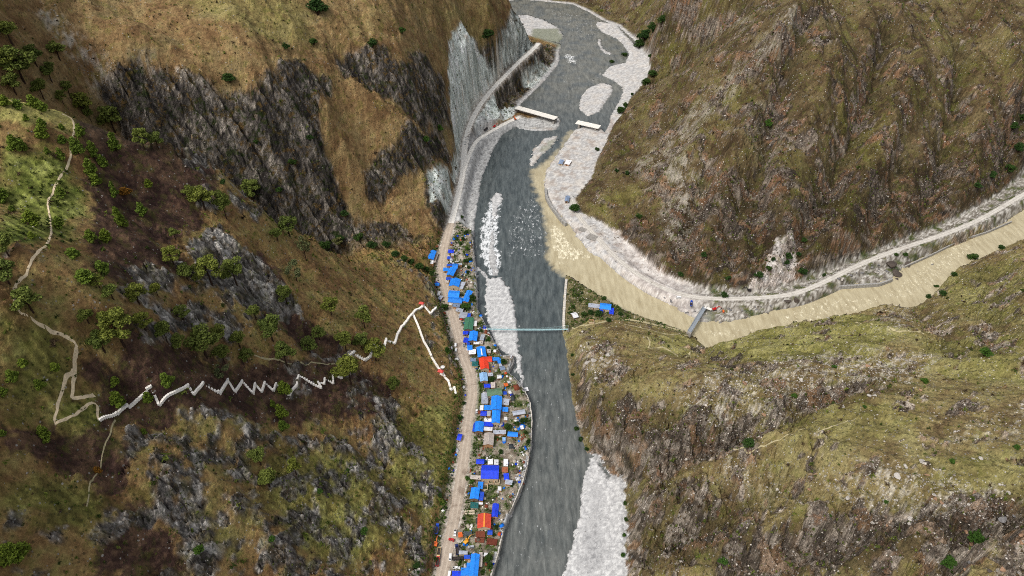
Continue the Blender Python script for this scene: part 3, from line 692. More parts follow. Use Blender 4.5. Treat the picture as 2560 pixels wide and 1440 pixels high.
# ------------------------------------------------------------------ ground
mg = new_mat('ground_cover', rough=.95, spec=.12); N = NT(mg)
geo = N.n('ShaderNodeNewGeometry').outputs['Position']
colA = N.attr('cover').outputs['Color']; rockA = N.attr('rocky').outputs['Fac']; screeA = N.attr('scree').outputs['Fac']; gravA = N.attr('gravel').outputs['Fac']
f_a = N.noise(.30, 7, .72, geo); f_b = N.noise(.85, 4, .75, geo)
c = N.mix(N.math('SUBTRACT', .78, N.math('MULTIPLY', gravA, .55), True), colA, N.ramp(f_a, [(.25, .42), (.5, 1.0), (.76, 1.5)]), 'MULTIPLY')
c = N.mix(N.math('ADD', .55, N.math('SUBTRACT', N.math('MULTIPLY', rockA, .3), N.math('MULTIPLY', gravA, .3)), True), c, N.ramp(f_b, [(.28, .55), (.5, 1.0), (.74, 1.5)]), 'MULTIPLY')
# fresh green patches in the dry grass
gpn = N.ramp(N.noise(.10, 7, .68, geo), [(.52, 0.0), (.62, 1.0)])
c = N.mix(N.math('MULTIPLY', gpn, N.math('SUBTRACT', .34, N.math('ADD', N.math('MULTIPLY', gravA, .42), N.math('MULTIPLY', rockA, .30)), True)), c, tuple(lin(98, 104, 40)))
# ragged outcrops
stonyA = N.attr('stony').outputs['Fac']; strataA = N.attr('strata').outputs['Fac']; paleA = N.attr('pale_rock').outputs['Fac']
on = N.noise(.075, 10, .74, geo)
outc = N.math('MULTIPLY', N.math('MULTIPLY', N.math('SUBTRACT', on, N.math('SUBTRACT', .63, N.math('MULTIPLY', stonyA, .13))), 16.0, True), N.math('MULTIPLY', stonyA, 1.6, True))
rn2 = N.noise(.42, 7, .78, geo)
rcol = N.ramp(rn2, [(.32, tuple(lin(38, 33, 30))), (.47, tuple(lin(92, 82, 74))), (.56, tuple(lin(142, 130, 118))), (.68, tuple(lin(196, 188, 178)))])
rust = N.ramp(N.noise(.045, 5, .6, geo), [(.55, 0.0), (.64, .65)])
rcol = N.mix(rust, rcol, N.mix(rn2, tuple(lin(96, 62, 40)), tuple(lin(190, 140, 96))))
deepA = N.attr('dark_rock').outputs['Fac']
rcol = N.mix(N.math('MULTIPLY', deepA, .75, True), rcol, N.mix(1.0, rcol, (.42, .38, .34), 'MULTIPLY'))
c = N.mix(N.math('MULTIPLY', outc, .88), c, rcol)
# slabs of the cliffs, standing on edge
sm = N.n('ShaderNodeMapping'); sm.vector_type = 'TEXTURE'; sm.inputs['Rotation'].default_value = (math.radians(-32), math.radians(24), math.radians(-20)); sm.inputs['Scale'].default_value = (1.0, 1.0, 11.0); N.l(geo, sm.inputs['Vector'])
st1 = N.noise(.42, 6, .72, sm.outputs[0]); st2 = N.noise(.13, 5, .65, sm.outputs[0])
stm = N.math('MULTIPLY', N.ramp(st1, [(.32, .22), (.48, .85), (.58, 1.15), (.70, 2.1)]), N.ramp(st2, [(.34, .45), (.5, 1.0), (.66, 1.5)]))
stmc = N.mix(N.math('MULTIPLY', paleA, .72), stm, (1.2, 1.2, 1.2))
c = N.mix(strataA, c, N.mix(1.0, c, stmc, 'MULTIPLY'))
ledge = N.math('MULTIPLY', N.ramp(N.noise(.16, 8, .7, geo), [(.51, 0.0), (.58, 1.0)]), N.math('MULTIPLY', strataA, N.math('SUBTRACT', .8, N.math('MULTIPLY', paleA, .6))))
c = N.mix(ledge, c, N.ramp(N.noise(.07, 3, .5, geo), [(.42, tuple(lin(42, 54, 20))), (.58, tuple(lin(104, 82, 46)))]))
# dark tufts and low scrub between the grass
vt = N.n('ShaderNodeTexVoronoi'); vt.inputs['Scale'].default_value = .42; vt.inputs['Randomness'].default_value = 1.0; N.l(geo, vt.inputs['Vector'])
vsep = N.n('ShaderNodeSeparateColor'); N.l(vt.outputs['Color'], vsep.inputs[0])
tuft = N.math('MULTIPLY', N.math('LESS_THAN', vt.outputs['Distance'], .30), N.math('GREATER_THAN', vsep.outputs[0], .55))
tuft = N.math('MULTIPLY', tuft, N.math('SUBTRACT', .5, N.math('MULTIPLY', gravA, .5)))
c = N.mix(tuft, c, (.030, .036, .016))
# loose stones
vs = N.n('ShaderNodeTexVoronoi'); vs.inputs['Scale'].default_value = .62; N.l(geo, vs.inputs['Vector'])
ssep = N.n('ShaderNodeSeparateColor'); N.l(vs.outputs['Color'], ssep.inputs[0])
stone = N.math('MULTIPLY', N.math('LESS_THAN', vs.outputs['Distance'], N.math('MULTIPLY', ssep.outputs[1], .42)), N.math('LESS_THAN', ssep.outputs[0], screeA))
c = N.mix(N.math('MULTIPLY', stone, .6), c, N.ramp(ssep.outputs[2], [(0, (.20, .19, .175)), (1, (.50, .48, .45))]))
# pebbles of the bars
vp = N.n('ShaderNodeTexVoronoi'); vp.inputs['Scale'].default_value = .8; N.l(geo, vp.inputs['Vector'])
psep = N.n('ShaderNodeSeparateColor'); N.l(vp.outputs['Color'], psep.inputs[0])
peb = N.math('MULTIPLY', N.math('GREATER_THAN', psep.outputs[0], .72), N.math('MULTIPLY', gravA, .14))
c = N.mix(peb, c, N.ramp(psep.outputs[1], [(0, (.16, .16, .165)), (1, (.42, .42, .42))]))
N.l(c, N.b.inputs['Base Color'])
hh = N.math('ADD', N.math('MULTIPLY', f_a, 1.6), N.math('MULTIPLY', f_b, .5))
hh = N.math('ADD', hh, N.math('MULTIPLY', stone, .5))
hh = N.math('ADD', hh, N.math('MULTIPLY', N.math('MULTIPLY', outc, rn2), 2.2))
hh = N.math('ADD', hh, N.math('MULTIPLY', N.math('MULTIPLY', st1, strataA), 3.0))
hh = N.math('ADD', hh, N.math('MULTIPLY', tuft, .6))
hh = N.math('MULTIPLY', hh, N.math('SUBTRACT', 1.0, N.math('MULTIPLY', gravA, .85)))
N.l(N.bump(hh, .75, 1.0), N.b.inputs['Normal'])
tm, _ = grid_mesh('terrain', Z.ravel())
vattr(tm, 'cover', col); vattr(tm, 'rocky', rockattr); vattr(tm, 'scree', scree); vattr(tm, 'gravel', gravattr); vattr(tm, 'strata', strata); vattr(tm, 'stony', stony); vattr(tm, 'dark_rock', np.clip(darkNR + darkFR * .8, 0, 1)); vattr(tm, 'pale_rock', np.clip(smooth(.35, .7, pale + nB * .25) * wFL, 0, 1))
idx_ = np.arange(NR * NC).reshape(NR, NC)[:-1, :-1].ravel()
tm.polygons.foreach_set('use_smooth', (np.maximum.reduce([gw, isv, roadside, pale * .8])[idx_] > .3))     # sand, gravel and earth are soft, rock keeps its edges
link('terrain', tm, mg, kind='structure')

# ------------------------------------------------------------------ the two rivers
wet = (Z.ravel() < .55) & (dFw < 4)
muddy_px = [(1420,330),(1400,372),(1372,400),(1345,420),(1328,425),(1338,470),(1360,525),(1372,590),(1371,650),(1382,668),(1418,692),(1500,745),(1600,796),(1722,838),(1760,880),(1900,850),(2100,830),(2300,790),(2400,690),(2560,610),(2900,480),(2900,250),(2560,420),(2200,600),(1990,700),(1750,720),(1600,640),(1500,560),(1430,500),(1440,420),(1470,360),(1460,325)]
wvx, wvy = x + fbm(x / 9, y / 9, 4, 201, .65) * 8, y + fbm(x / 9, y / 9, 4, 202, .65) * 9
sdm = poly_sd(wvx, wvy, zpoly(muddy_px), 60)
mud = 1 - smooth(-3.0, 5.0, sdm)
mud = mud * (1 - .45 * (1 - smooth(880, 990, 1600 - y)) * 0)
up = smooth(770, 900, y)                                            # the tail of brown water above the meeting is thinner
mud = mud * (1 - .35 * smooth(820, 960, y))
mud = np.maximum(mud, smooth(950, 1150, y) * .12 * smooth(-.2, .4, n2 + .2))
def wpoly(lst, edge):
    m = np.zeros_like(x)
    for p, w in lst: m = np.maximum(m, (1 - smooth(-edge, edge, poly_sd(wvx, wvy, zpoly(p), 30))) * w)
    return m
foam = wpoly([
 ([(1226,500),(1255,505),(1250,560),(1246,610),(1256,660),(1250,688),(1222,690),(1205,655),(1195,620),(1200,560),(1212,530)], 1.0),
 ([(1300,510),(1345,510),(1368,560),(1370,640),(1262,650),(1268,560)], .60),
 ([(1310,500),(1335,480),(1350,500),(1366,560),(1340,580),(1312,560)], .62),
 ([(1272,500),(1280,560),(1270,620),(1260,560)], .25),
 ([(1375,560),(1400,570),(1440,620),(1480,640),(1440,655),(1395,650),(1378,620)], .86),
 ([(1362,520),(1380,560),(1384,610),(1372,640),(1366,580)], .6),
 ([(1380,640),(1420,640),(1420,680),(1395,672)], .6),
 ([(1405,130),(1440,140),(1442,165),(1415,155)], .9),
 ([(1370,20),(1500,50),(1510,90),(1440,100),(1400,60)], .55),
 ([(1420,100),(1490,90),(1480,200),(1400,260),(1400,180)], .45),
 ([(1265,350),(1300,335),(1290,352),(1268,368)], .55),
 ([(1340,320),(1410,318),(1420,332),(1350,332)], .4),
 ([(1740,830),(1800,820),(1900,815),(1990,770),(2060,745),(2200,740),(2200,770),(2000,810),(1800,850)], .66),
 ([(2180,740),(2260,700),(2300,660),(2380,610),(2460,590),(2420,640),(2330,720),(2280,750)], .66),
 ([(2460,590),(2560,560),(2560,590)], .6), ([(1450,680),(1600,720),(1740,810),(1700,820),(1600,780),(1480,720)], .22),
 ([(1300,900),(1400,900),(1450,1100),(1440,1300),(1400,1440),(1240,1440),(1320,1200),(1330,1000)], .42),
 ([(1420,1080),(1460,1120),(1455,1200),(1430,1300),(1420,1200)], .4),
 ([(1270,690),(1400,700),(1400,1000),(1310,1000),(1300,820)], .20),
], 4.0)
shal = 1 - smooth(-1.2, .1, -Z.ravel() * 0 + Z.ravel())            # shallows next to the banks
edgefoam = np.exp(-np.abs(Z.ravel() + .15) * 3.0) * .35
foam = np.clip(np.maximum(foam, edgefoam * smooth(0, .4, nB)), 0, 1)
wz = .05 + foam * (np.abs(fbm(x / 5, y / 7, 3, 210)) * 1.3) + fbm(x / 9, y / 9, 3, 211) * .10
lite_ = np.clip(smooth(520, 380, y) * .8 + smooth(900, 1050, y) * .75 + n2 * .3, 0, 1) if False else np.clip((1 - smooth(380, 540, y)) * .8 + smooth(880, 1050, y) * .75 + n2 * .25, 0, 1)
mw = new_mat('river_water', rough=.22, spec=.35); W = NT(mw)
pos = W.n('ShaderNodeNewGeometry').outputs['Position']
mudA = W.attr('mud').outputs['Fac']; foamA = W.attr('foam').outputs['Fac']
mp = W.n('ShaderNodeMapping'); mp.inputs['Scale'].default_value = (.22, .045, .1); W.l(pos, mp.inputs['Vector'])
sw = W.noise(1.0, 5, .6, mp.outputs[0])
grey = W.mix(W.ramp(sw, [(.3, 0), (.7, 1)]), tuple(lin(52, 60, 62)), tuple(lin(94, 101, 101)))
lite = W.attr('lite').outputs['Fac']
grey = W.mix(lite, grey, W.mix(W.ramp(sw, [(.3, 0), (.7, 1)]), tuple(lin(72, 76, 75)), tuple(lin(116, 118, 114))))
mp2 = W.n('ShaderNodeMapping'); mp2.inputs['Scale'].default_value = (.55, .10, .3); mp2.inputs['Rotation'].default_value = (0, 0, math.radians(4)); W.l(pos, mp2.inputs['Vector'])
grey = W.mix(1.0, grey, W.ramp(W.noise(1.0, 5, .65, mp2.outputs[0]), [(.3, .78), (.5, 1.0), (.72, 1.30)]), 'MULTIPLY')
tan = W.mix(W.ramp(sw, [(.3, 0), (.7, 1)]), tuple(lin(158, 146, 116)), tuple(lin(190, 180, 150)))
wc = W.mix(mudA, grey, tan)
mp3 = W.n('ShaderNodeMapping'); mp3.inputs['Scale'].default_value = (.30, .15, .3); mp3.inputs['Rotation'].default_value = (0, 0, math.radians(8)); W.l(pos, mp3.inputs['Vector'])
fo1 = W.noise(1.0, 8, .70, mp3.outputs[0]); fo2 = W.noise(3.0, 5, .65, mp3.outputs[0])
fsum = W.math('ADD', W.math('MULTIPLY', fo1, .7), W.math('MULTIPLY', fo2, .3))
fth = W.math('SUBTRACT', fsum, W.math('SUBTRACT', .72, W.math('MULTIPLY', foamA, .30)))
fm = W.math('MULTIPLY', fth, 10.0, True)
white = W.mix(mudA, (.70, .72, .73), (.76, .70, .52))
wc = W.mix(fm, wc, white)
W.l(wc, W.b.inputs['Base Color'])
W.l(W.math('ADD', .2, W.math('MULTIPLY', fm, .6)), W.b.inputs['Roughness'])
wb = W.math('ADD', W.math('MULTIPLY', W.noise(.22, 5, .6, pos), 1.0), W.math('MULTIPLY', fm, .35))
W.l(W.bump(wb, .3, 1.0), W.b.inputs['Normal'])
trib = (sdm < 0) & (y < 830) 
for nm, keep in (('river', wet & ~trib), ('muddy_river', wet & trib)):
    me, used = grid_mesh(nm, wz, keep & True)
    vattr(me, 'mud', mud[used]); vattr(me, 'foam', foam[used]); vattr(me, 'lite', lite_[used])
    me.polygons.foreach_set('use_smooth', np.ones(len(me.polygons), bool))
    link(nm, me, mw, kind='structure')
print('water', time.time() - T0)
# ------------------------------------------------------------------ mesh building
class MB:
    def __init__(s): s.v = []; s.f = []
    def add(s, V, F):
        k = len(s.v); s.v += [tuple(map(float, p)) for p in V]; s.f += [tuple(i + k for i in f) for f in F]; return s
    def box(s, cx, cy, cz, sx, sy, sz, rz=0.0, taper=1.0):
        """box with its base centre at (cx, cy, cz)"""
        c, n = math.cos(rz), math.sin(rz); V = []
        for zz_, k in ((0, 1.0), (sz, taper)):
            for a, b in ((-1, -1), (1, -1), (1, 1), (-1, 1)):
                px, py = a * sx / 2 * k, b * sy / 2 * k
                V.append((cx + px * c - py * n, cy + px * n + py * c, cz + zz_))
        return s.add(V, [(3, 2, 1, 0), (4, 5, 6, 7), (0, 1, 5, 4), (1, 2, 6, 5), (2, 3, 7, 6), (3, 0, 4, 7)])
    def beam(s, p, q, w, h, up=(0, 0, 1)):
        p, q = Vector(p), Vector(q); d = (q - p).normalized(); r = d.cross(Vector(up))
        if r.length < 1e-4: r = d.cross(Vector((1, 0, 0)))
        r.normalize(); u = r.cross(d)
        V = [b + r * (a * w / 2) + u * (c * h / 2) for b in (p, q) for a, c in ((-1, -1), (1, -1), (1, 1), (-1, 1))]
        return s.add(V, [(3, 2, 1, 0), (4, 5, 6, 7), (0, 1, 5, 4), (1, 2, 6, 5), (2, 3, 7, 6), (3, 0, 4, 7)])
    def tube(s, pts, rad, n=6, cap=True):
        pts = [Vector(p) for p in pts]; V = []; F = []
        for i, p in enumerate(pts):
            d = (pts[min(i + 1, len(pts) - 1)] - pts[max(i - 1, 0)]).normalized()
            r = d.cross(Vector((0.31, 0.95, 0.05)))
            if r.length < 1e-3: r = d.cross(Vector((1, 0, 0)))
            r.normalize(); u = r.cross(d)
            R = rad[i] if hasattr(rad, '__len__') else rad
            for k in range(n):
                a = 2 * math.pi * k / n; V.append(p + (r * math.cos(a) + u * math.sin(a)) * R)
        for i in range(len(pts) - 1):
            for k in range(n):
                F.append((i * n + k, i * n + (k + 1) % n, (i + 1) * n + (k + 1) % n, (i + 1) * n + k))
        if cap:
            F.append(tuple(range(n - 1, -1, -1))); F.append(tuple((len(pts) - 1) * n + k for k in range(n)))
        return s.add(V, F)
    def disc_cyl(s, c, axis, r, w, n=14):
        a = Vector(axis).normalized(); c = Vector(c)
        return s.tube([c - a * w / 2, c + a * w / 2], r, n)
    def extrude(s, prof, w, rz=0, org=(0, 0, 0)):
        """side profile (x, z) drawn counter-clockwise, extruded along y by w"""
        n = len(prof); V = [(p[0], -w / 2, p[1]) for p in prof] + [(p[0], w / 2, p[1]) for p in prof]
        F = [tuple(range(n)), tuple(range(2 * n - 1, n - 1, -1))] + [(i + n, (i + 1) % n + n, (i + 1) % n, i) for i in range(n)]
        c, t = math.cos(rz), math.sin(rz)
        V = [(org[0] + a * c - b * t, org[1] + a * t + b * c, org[2] + z_) for a, b, z_ in V]
        return s.add(V, F)
    def mesh(s, name):
        me = bpy.data.meshes.new(name); me.from_pydata(s.v, [], s.f); me.update(); return me
    def build(s, name, mat, parent=None, **kw): return link(name, s.mesh(name), mat, parent, **kw)
def empty(name, loc, rz=0, label=None, category=None, group=None):
    o = bpy.data.objects.new(name, None); COL.objects.link(o); o.location = loc; o.rotation_euler = (0, 0, rz)
    o.empty_display_size = 1
    if label: o['label'] = label
    if category: o['category'] = category
    if group: o['group'] = group
    return o

def plain(name, rgb, rough=.7, spec=.3, var=.25, scale=.7, bump=.0, metal=0.0):
    """a painted or natural surface with blotches and grain"""
    m = new_mat(name, rough=rough, spec=spec); n = NT(m)
    p = n.n('ShaderNodeNewGeometry').outputs['Position']
    f = n.noise(scale, 5, .65, p); g_ = n.noise(scale * 7, 3, .6, p)
    c_ = n.mix(1.0, tuple(rgb), n.ramp(f, [(.25, 1 - var), (.55, 1.0), (.8, 1 + var * .6)]), 'MULTIPLY')
    c_ = n.mix(1.0, c_, n.ramp(g_, [(.3, 1 - var * .4), (.7, 1 + var * .25)]), 'MULTIPLY')
    n.l(c_, n.b.inputs['Base Color']); n.b.inputs['Metallic'].default_value = metal
    if bump: n.l(n.bump(n.math('ADD', f, n.math('MULTIPLY', g_, .3)), bump, .3), n.b.inputs['Normal'])
    return m
MAT = {}
def mat(key, *a, **k):
    if key not in MAT: MAT[key] = plain(key, *a, **k)
    return MAT[key]

# ------------------------------------------------------------------ roads and footpaths
def ribbon(name, L, hw, mat_, lift=.16, seed=0, edge=.25, **kw):
    L = resample(L, 1.6 if hw > 1.5 else .9)
    t = np.gradient(L[:, :2], axis=0); t /= np.linalg.norm(t, axis=1)[:, None] + 1e-9
    nrm = np.stack([-t[:, 1], t[:, 0]], 1); s_ = np.arange(len(L)) * .37
    ks = [-1.12, -1, -.5, 0, .5, 1, 1.12]; V = []; A = []
    for j, k in enumerate(ks):
        w = hw * (1 + edge * pn(s_, s_ * 0 + j * 7.7 + seed, seed + j)) if abs(k) > .9 else np.full(len(L), hw)
        q = L[:, :2] + nrm * (w * k)[:, None]
        zc = H(q[:, 0], q[:, 1]) + (lift if abs(k) <= 1 else -.45)
        V.append(np.column_stack([q, zc])); A.append(np.full(len(L), k))
    V = np.stack(V, 1); n = len(ks)
    F = [(i * n + j, (i + 1) * n + j, (i + 1) * n + j + 1, i * n + j + 1) for i in range(len(L) - 1) for j in range(n - 1)]
    me = bpy.data.meshes.new(name); me.from_pydata(V.reshape(-1, 3).tolist(), [], [f[::-1] for f in F]); me.update()
    vattr(me, 'across', np.stack(A, 1).ravel())
    return link(name, me, mat_, kind='structure', **kw)
def road_mat(name, base, track, damp=.55):
    m = new_mat(name, rough=.95, spec=.1); n = NT(m)
    p = n.n('ShaderNodeNewGeometry').outputs['Position']; a = n.attr('across').outputs['Fac']
    wv = n.math('ABSOLUTE', n.math('SUBTRACT', n.math('ABSOLUTE', a), .42))
    tr = n.math('SUBTRACT', 1.0, n.math('MULTIPLY', wv, 4.5), True)
    f = n.noise(.25, 6, .65, p); g_ = n.noise(2.0, 3, .6, p)
    c_ = n.mix(n.math('MULTIPLY', tr, f), tuple(base), tuple(track))
    c_ = n.mix(1.0, c_, n.ramp(f, [(.25, .78), (.5, 1.0), (.8, 1.12)]), 'MULTIPLY')
    wet_ = n.ramp(n.noise(.055, 4, .6, p), [(.60, 0.0), (.66, 1.0)])
    c_ = n.mix(n.math('MULTIPLY', n.math('ADD', wet_, 0.0), damp), c_, tuple(lin(116, 98, 84)))
    c_ = n.mix(1.0, c_, n.ramp(g_, [(.3, .9), (.7, 1.08)]), 'MULTIPLY')
    n.l(c_, n.b.inputs['Base Color']); n.l(n.bump(g_, .4, .2), n.b.inputs['Normal'])
    return m
m_vroad = road_mat('packed_earth', lin(176, 162, 146), lin(202, 190, 174))
m_rroad = road_mat('grey_gravel_road', lin(186, 181, 172), lin(224, 220, 212), .2)
m_groad = road_mat('white_quarry_road', lin(226, 222, 213), lin(243, 240, 234), .0)
m_path = mat('trodden_path', lin(228, 208, 174), .95, .1, .3)
m_gpath = mat('grassy_trail', lin(172, 162, 128), .95, .1, .4)
L0, _ = ROADS['valley_road']
ys = L0[:, 1]
ksplit = int(np.argmin(np.abs(ys - 700)))
ribbon('valley_road', L0[:ksplit + 1], 4.2, m_vroad, seed=1)
ribbon('gorge_road', L0[ksplit:], 3.5, m_groad, seed=2)
ribbon('quarry_track', ROADS['quarry_track'][0], 2.8, m_groad, .2, seed=3)
ribbon('river_road', ROADS['river_road'][0], 3.0, m_rroad, seed=4)
def gline(pts, step=3):
    P = np.array([ground(u, v) for u, v in pts])
    return P
PATHS = [
 ('ridge_path', [(155,285),(177,294),(186,308),(185,333),(177,354),(176,371),(178,392),(171,404),(167,425),(150,446),(133,471),(121,498),(119,521),(128,572),(126,597),(112,622),(76,669),(40,705),(38,738),(45,781),(69,790),(94,810),(137,830),(177,845),(195,864),(186,893),(187,925),(186,942),(179,996)], .42, m_path),
 ('ridge_path', [(187,925),(159,952),(148,999),(143,1032),(135,1072),(181,1043),(202,1025),(231,1005),(246,1014),(244,1043),(249,1053)], .38, m_path),
 ('slope_trail', [(289,1050),(267,1108),(253,1151),(231,1194),(217,1267)], .22, m_gpath),
 ('slope_trail', [(179,996),(213,994),(236,988)], .5, m_path),
 ('hill_trail', [(1430,820),(1480,812),(1560,795),(1640,812),(1722,838)], .9, m_gpath),
 ('hill_trail', [(1560,812),(1620,824),(1690,838),(1725,842)], .7, m_gpath),
 ('hill_trail', [(1618,842),(1626,862),(1618,872),(1660,866),(1690,884),(1700,896),(1740,880)], .6, m_gpath),
 ('hill_trail', [(1790,1140),(1850,1130),(1940,1112),(2060,1075),(2140,1045)], .3, m_gpath),
 ('hill_trail', [(2140,805),(2220,820),(2280,832),(2360,848)], .7, m_gpath),
 ('slope_trail', [(845,912),(800,910),(760,908),(720,910),(660,898),(620,885)], .35, m_gpath),
 ('quarry_path', [(1245,190),(1248,150),(1240,110),(1238,90)], 1.2, mat('quarry_dust', lin(196, 190, 178), .95, .1, .25)),
]
for k, (nm, pts, hw, m_) in enumerate(PATHS):
    ribbon(nm, chaikin(gline(pts), 2), hw, m_, .22, seed=20 + k, edge=.5)

# ------------------------------------------------------------------ white stairways on the near face
m_stair = mat('white_stone', lin(250, 245, 236), .85, .2, .08)
m_rail = mat('white_rail', lin(232, 230, 226), .6, .3, .1)
def stairway(pts, hw, label, rail=True, skip=()):
    P = [ground(u, v) for u, v in pts]
    root = empty('stairway', P[0], 0, label, 'stairway')
    o0 = Vector(P[0]); m_r = MB()
    for i in range(len(P) - 1):
        a, b = np.array(P[i]), np.array(P[i + 1])
        L = np.linalg.norm((b - a)[:2]); n = max(int(L / 1.25), 2)
        if L < .3: continue
        rz = math.atan2(b[1] - a[1], b[0] - a[0]); mb = MB()
        tx, ty = math.cos(rz), math.sin(rz); nx, ny = -ty, tx
        zs = []
        for k in range(n):
            t = (k + .5) / n; px, py = a[0] + (b[0] - a[0]) * t, a[1] + (b[1] - a[1]) * t
            zs.append(max(H(px, py), H(px + nx * hw, py + ny * hw), H(px - nx * hw, py - ny * hw), H(px, py - 1.6) - .3))
        zs = np.array(zs); zlin = np.linspace(zs[0], zs[-1], n)
        zs = np.maximum(zs, zlin) * .6 + .4 * np.maximum(zs, zlin).mean() if n < 3 else np.convolve(np.pad(np.maximum(zs, zlin), 2, mode='edge'), np.ones(5) / 5, 'valid')
        for k in range(n):
            t = (k + .5) / n; px, py = a[0] + (b[0] - a[0]) * t, a[1] + (b[1] - a[1]) * t
            drop = 1.5
            mb.box(px - o0.x, py - o0.y, zs[k] + .42 - drop - o0.z, L / n * .84, hw * 2, drop, rz)
            mb.box(px - o0.x, py - o0.y, zs[k] + .12 - drop - o0.z, L / n * 1.02, hw * 1.9, drop, rz)
        mb.build('flight', m_stair, root)
        ld = MB(); ld.box(b[0] - o0.x, b[1] - o0.y, zs[-1] - 1.0 - o0.z, hw * 1.7, hw * 1.7, 1.46, rz); ld.build('landing', m_stair, root)
    return root
ZIG = [(249,1053),(293,1037),(320,1018),(367,978),(378,968),(400,1018),(468,971),(471,965),(486,990),(509,960),(550,987),(572,955),(587,981),(606,954),(633,986),(639,962),(654,981),(662,956),(684,979),(691,960),(725,994),(743,966),(747,940),(804,972),(795,955),(811,962),(812,946),(834,961),(832,935),(856,948),(850,932)]
stairway(ZIG, .66, 'long white zigzag stairway climbing across the scorched slope')
stairway([(845,916),(868,901),(886,884),(913,903),(926,893),(934,862),(956,870),(960,876),(966,850),(987,860),(989,854),(996,833),(1012,809),(1029,788),(1059,764),(1076,786),(1090,768)], .95, 'white stone stairway winding up to the red gate above the blue roofs')
stairway([(1033,788),(1045,815),(1059,854),(1078,891),(1099,926),(1111,942),(1121,953),(1127,975),(1136,970),(1139,984)], .95, 'straight white stairway running down past the white umbrella to the road')
def tilt_roof_gate(u, v, w, d, label):
    p = ground(u, v); root = empty('stair_pavilion', p, random.uniform(-.4, .2), label, 'pavilion')
    red = mat('red_tile', lin(214, 78, 70), .6, .3, .2); wd = mat('pale_post', lin(210, 196, 180), .7, .2, .1)
    for sx in (-1, 1):
        for sy in (-1, 1):
            MB().box(sx * w * .38, sy * d * .38, -.8, .28, .28, 3.6).build('post', wd, root)
    r = MB(); e = 2.8
    r.add([(-w / 2, -d / 2, e), (w / 2, -d / 2, e), (w / 2, d / 2, e), (-w / 2, d / 2, e), (-w * .3, 0, e + 1.5), (w * .3, 0, e + 1.5)], [(0, 1, 5, 4), (1, 2, 5), (2, 3, 4, 5), (3, 0, 4), (3, 2, 1, 0)])
    rf = r.build('roof', red, root)
    MB().beam((-w * .3, 0, e + 1.52), (w * .3, 0, e + 1.52), .3, .2).build('ridge_cap', red, rf)
    MB().box(0, 0, -.9, w * .9, d * .9, 1.2).build('platform', m_stair, root)
tilt_roof_gate(1054, 763, 5.2, 3.8, 'small red roofed pavilion at the top of the white stairs')
tilt_roof_gate(1102, 933, 5.4, 3.8, 'small red roofed pavilion halfway down the straight white stairs')
# white umbrella beside it
p = ground(1107, 922); root = empty('umbrella', p, 0, 'round white umbrella standing beside the lower red pavilion', 'umbrella')
MB().tube([(0, 0, -.5), (0, 0, 3.0)], .07, 6).build('pole', mat('pale_post', lin(210, 196, 180)), root)
cn = MB(); n = 12; R = 2.0
cn.add([(0, 0, 3.1)] + [(R * math.cos(2 * math.pi * k / n), R * math.sin(2 * math.pi * k / n), 2.5) for k in range(n)] + [(0, 0, 2.95)] , [(0, 1 + k, 1 + (k + 1) % n) for k in range(n)] + [(n + 1, 1 + (k + 1) % n, 1 + k) for k in range(n)])
cn.build('canopy', m_rail, root)

# ------------------------------------------------------------------ river walls of laid stone
m_wall = mat('laid_stone', lin(206, 200, 190), .9, .15, .4, .5, .6)
m_wall2 = mat('grey_masonry', lin(160, 158, 154), .9, .15, .35, .5, .6)
def river_wall(pts, ztop, thick, hgt, label, mt, jag=.5, piece=3.4, px_level=None):
    L = resample(np.array([at_z(u, v, ztop) for u, v in pts]), piece)
    root = empty('river_wall', (L[0][0], L[0][1], ztop - hgt), 0, label, 'wall'); o0 = (L[0][0], L[0][1], ztop - hgt)
    for i in range(len(L) - 1):
        a, b = L[i], L[i + 1]; m_ = (a + b) / 2; rz = math.atan2(b[1] - a[1], b[0] - a[0]); ln = math.hypot(*(b - a)[:2])
        k = 1 + random.uniform(-.12, .22) * jag
        MB().box(m_[0] - o0[0], m_[1] - o0[1], -1.0, ln * .97, thick * k, hgt + 1.0 + random.uniform(-.35, .3) * jag, rz, .93).build('stone_block', mt, root)
    return root
river_wall([(1224,1440),(1242,1385),(1254,1330),(1258,1300)], 7.6, 2.4, 8.0, 'pale stone river wall beside the steel yard, nearest the camera', m_wall)
river_wall([(1258,1300),(1277,1268),(1302,1208),(1314,1168),(1324,1110),(1328,1050),(1322,1002),(1310,978)], 7.2, 2.6, 8.0, 'long pale stone river wall curving along the village gardens', m_wall, .9)
river_wall([(1308,972),(1290,948),(1266,930)], 6.5, 1.6, 7.5, 'short stone river wall below the orange scrap heap', m_wall2)
river_wall([(1268,930),(1281,908),(1284,890),(1256,889)], 5.0, 2.0, 6.0, 'concrete groyne angling out to the gravel bar by the red roof', m_wall2, .2)
river_wall([(1252,888),(1238,862),(1218,822),(1206,798),(1190,768)], 7.0, 1.2, 8.0, 'thin river wall running from the footbridge to the tall green tree', m_wall2, .4)
river_wall([(1189,762),(1189,720),(1187,680),(1183,630),(1180,600)], 6.8, 1.3, 7.5, 'weedy stone river wall behind the blue roofed cluster', m_wall, .8)
river_wall([(1416,698),(1413,730),(1411,760),(1409,800),(1411,824)], 5.6, 2.6, 7.0, 'white stone wall edging the tongue between the two rivers', m_wall, .6)
river_wall([(1364,470),(1366,490),(1376,510),(1392,532),(1408,552),(1416,558)], 4.6, 3.0, 6.0, 'grey concrete flood wall along the brown channel', m_wall2, .1, 5.0)
river_wall([(2080,716),(2140,712),(2200,708),(2232,696)], 4.2, 2.2, 5.5, 'pale bank wall round the green riverside plot', m_wall2, .3)
river_wall([(2262,665),(2330,635),(2400,600),(2470,578),(2530,552)], 3.2, 1.2, 5.0, 'long grey bank wall under the riverside road', m_wall2, .3, 6)

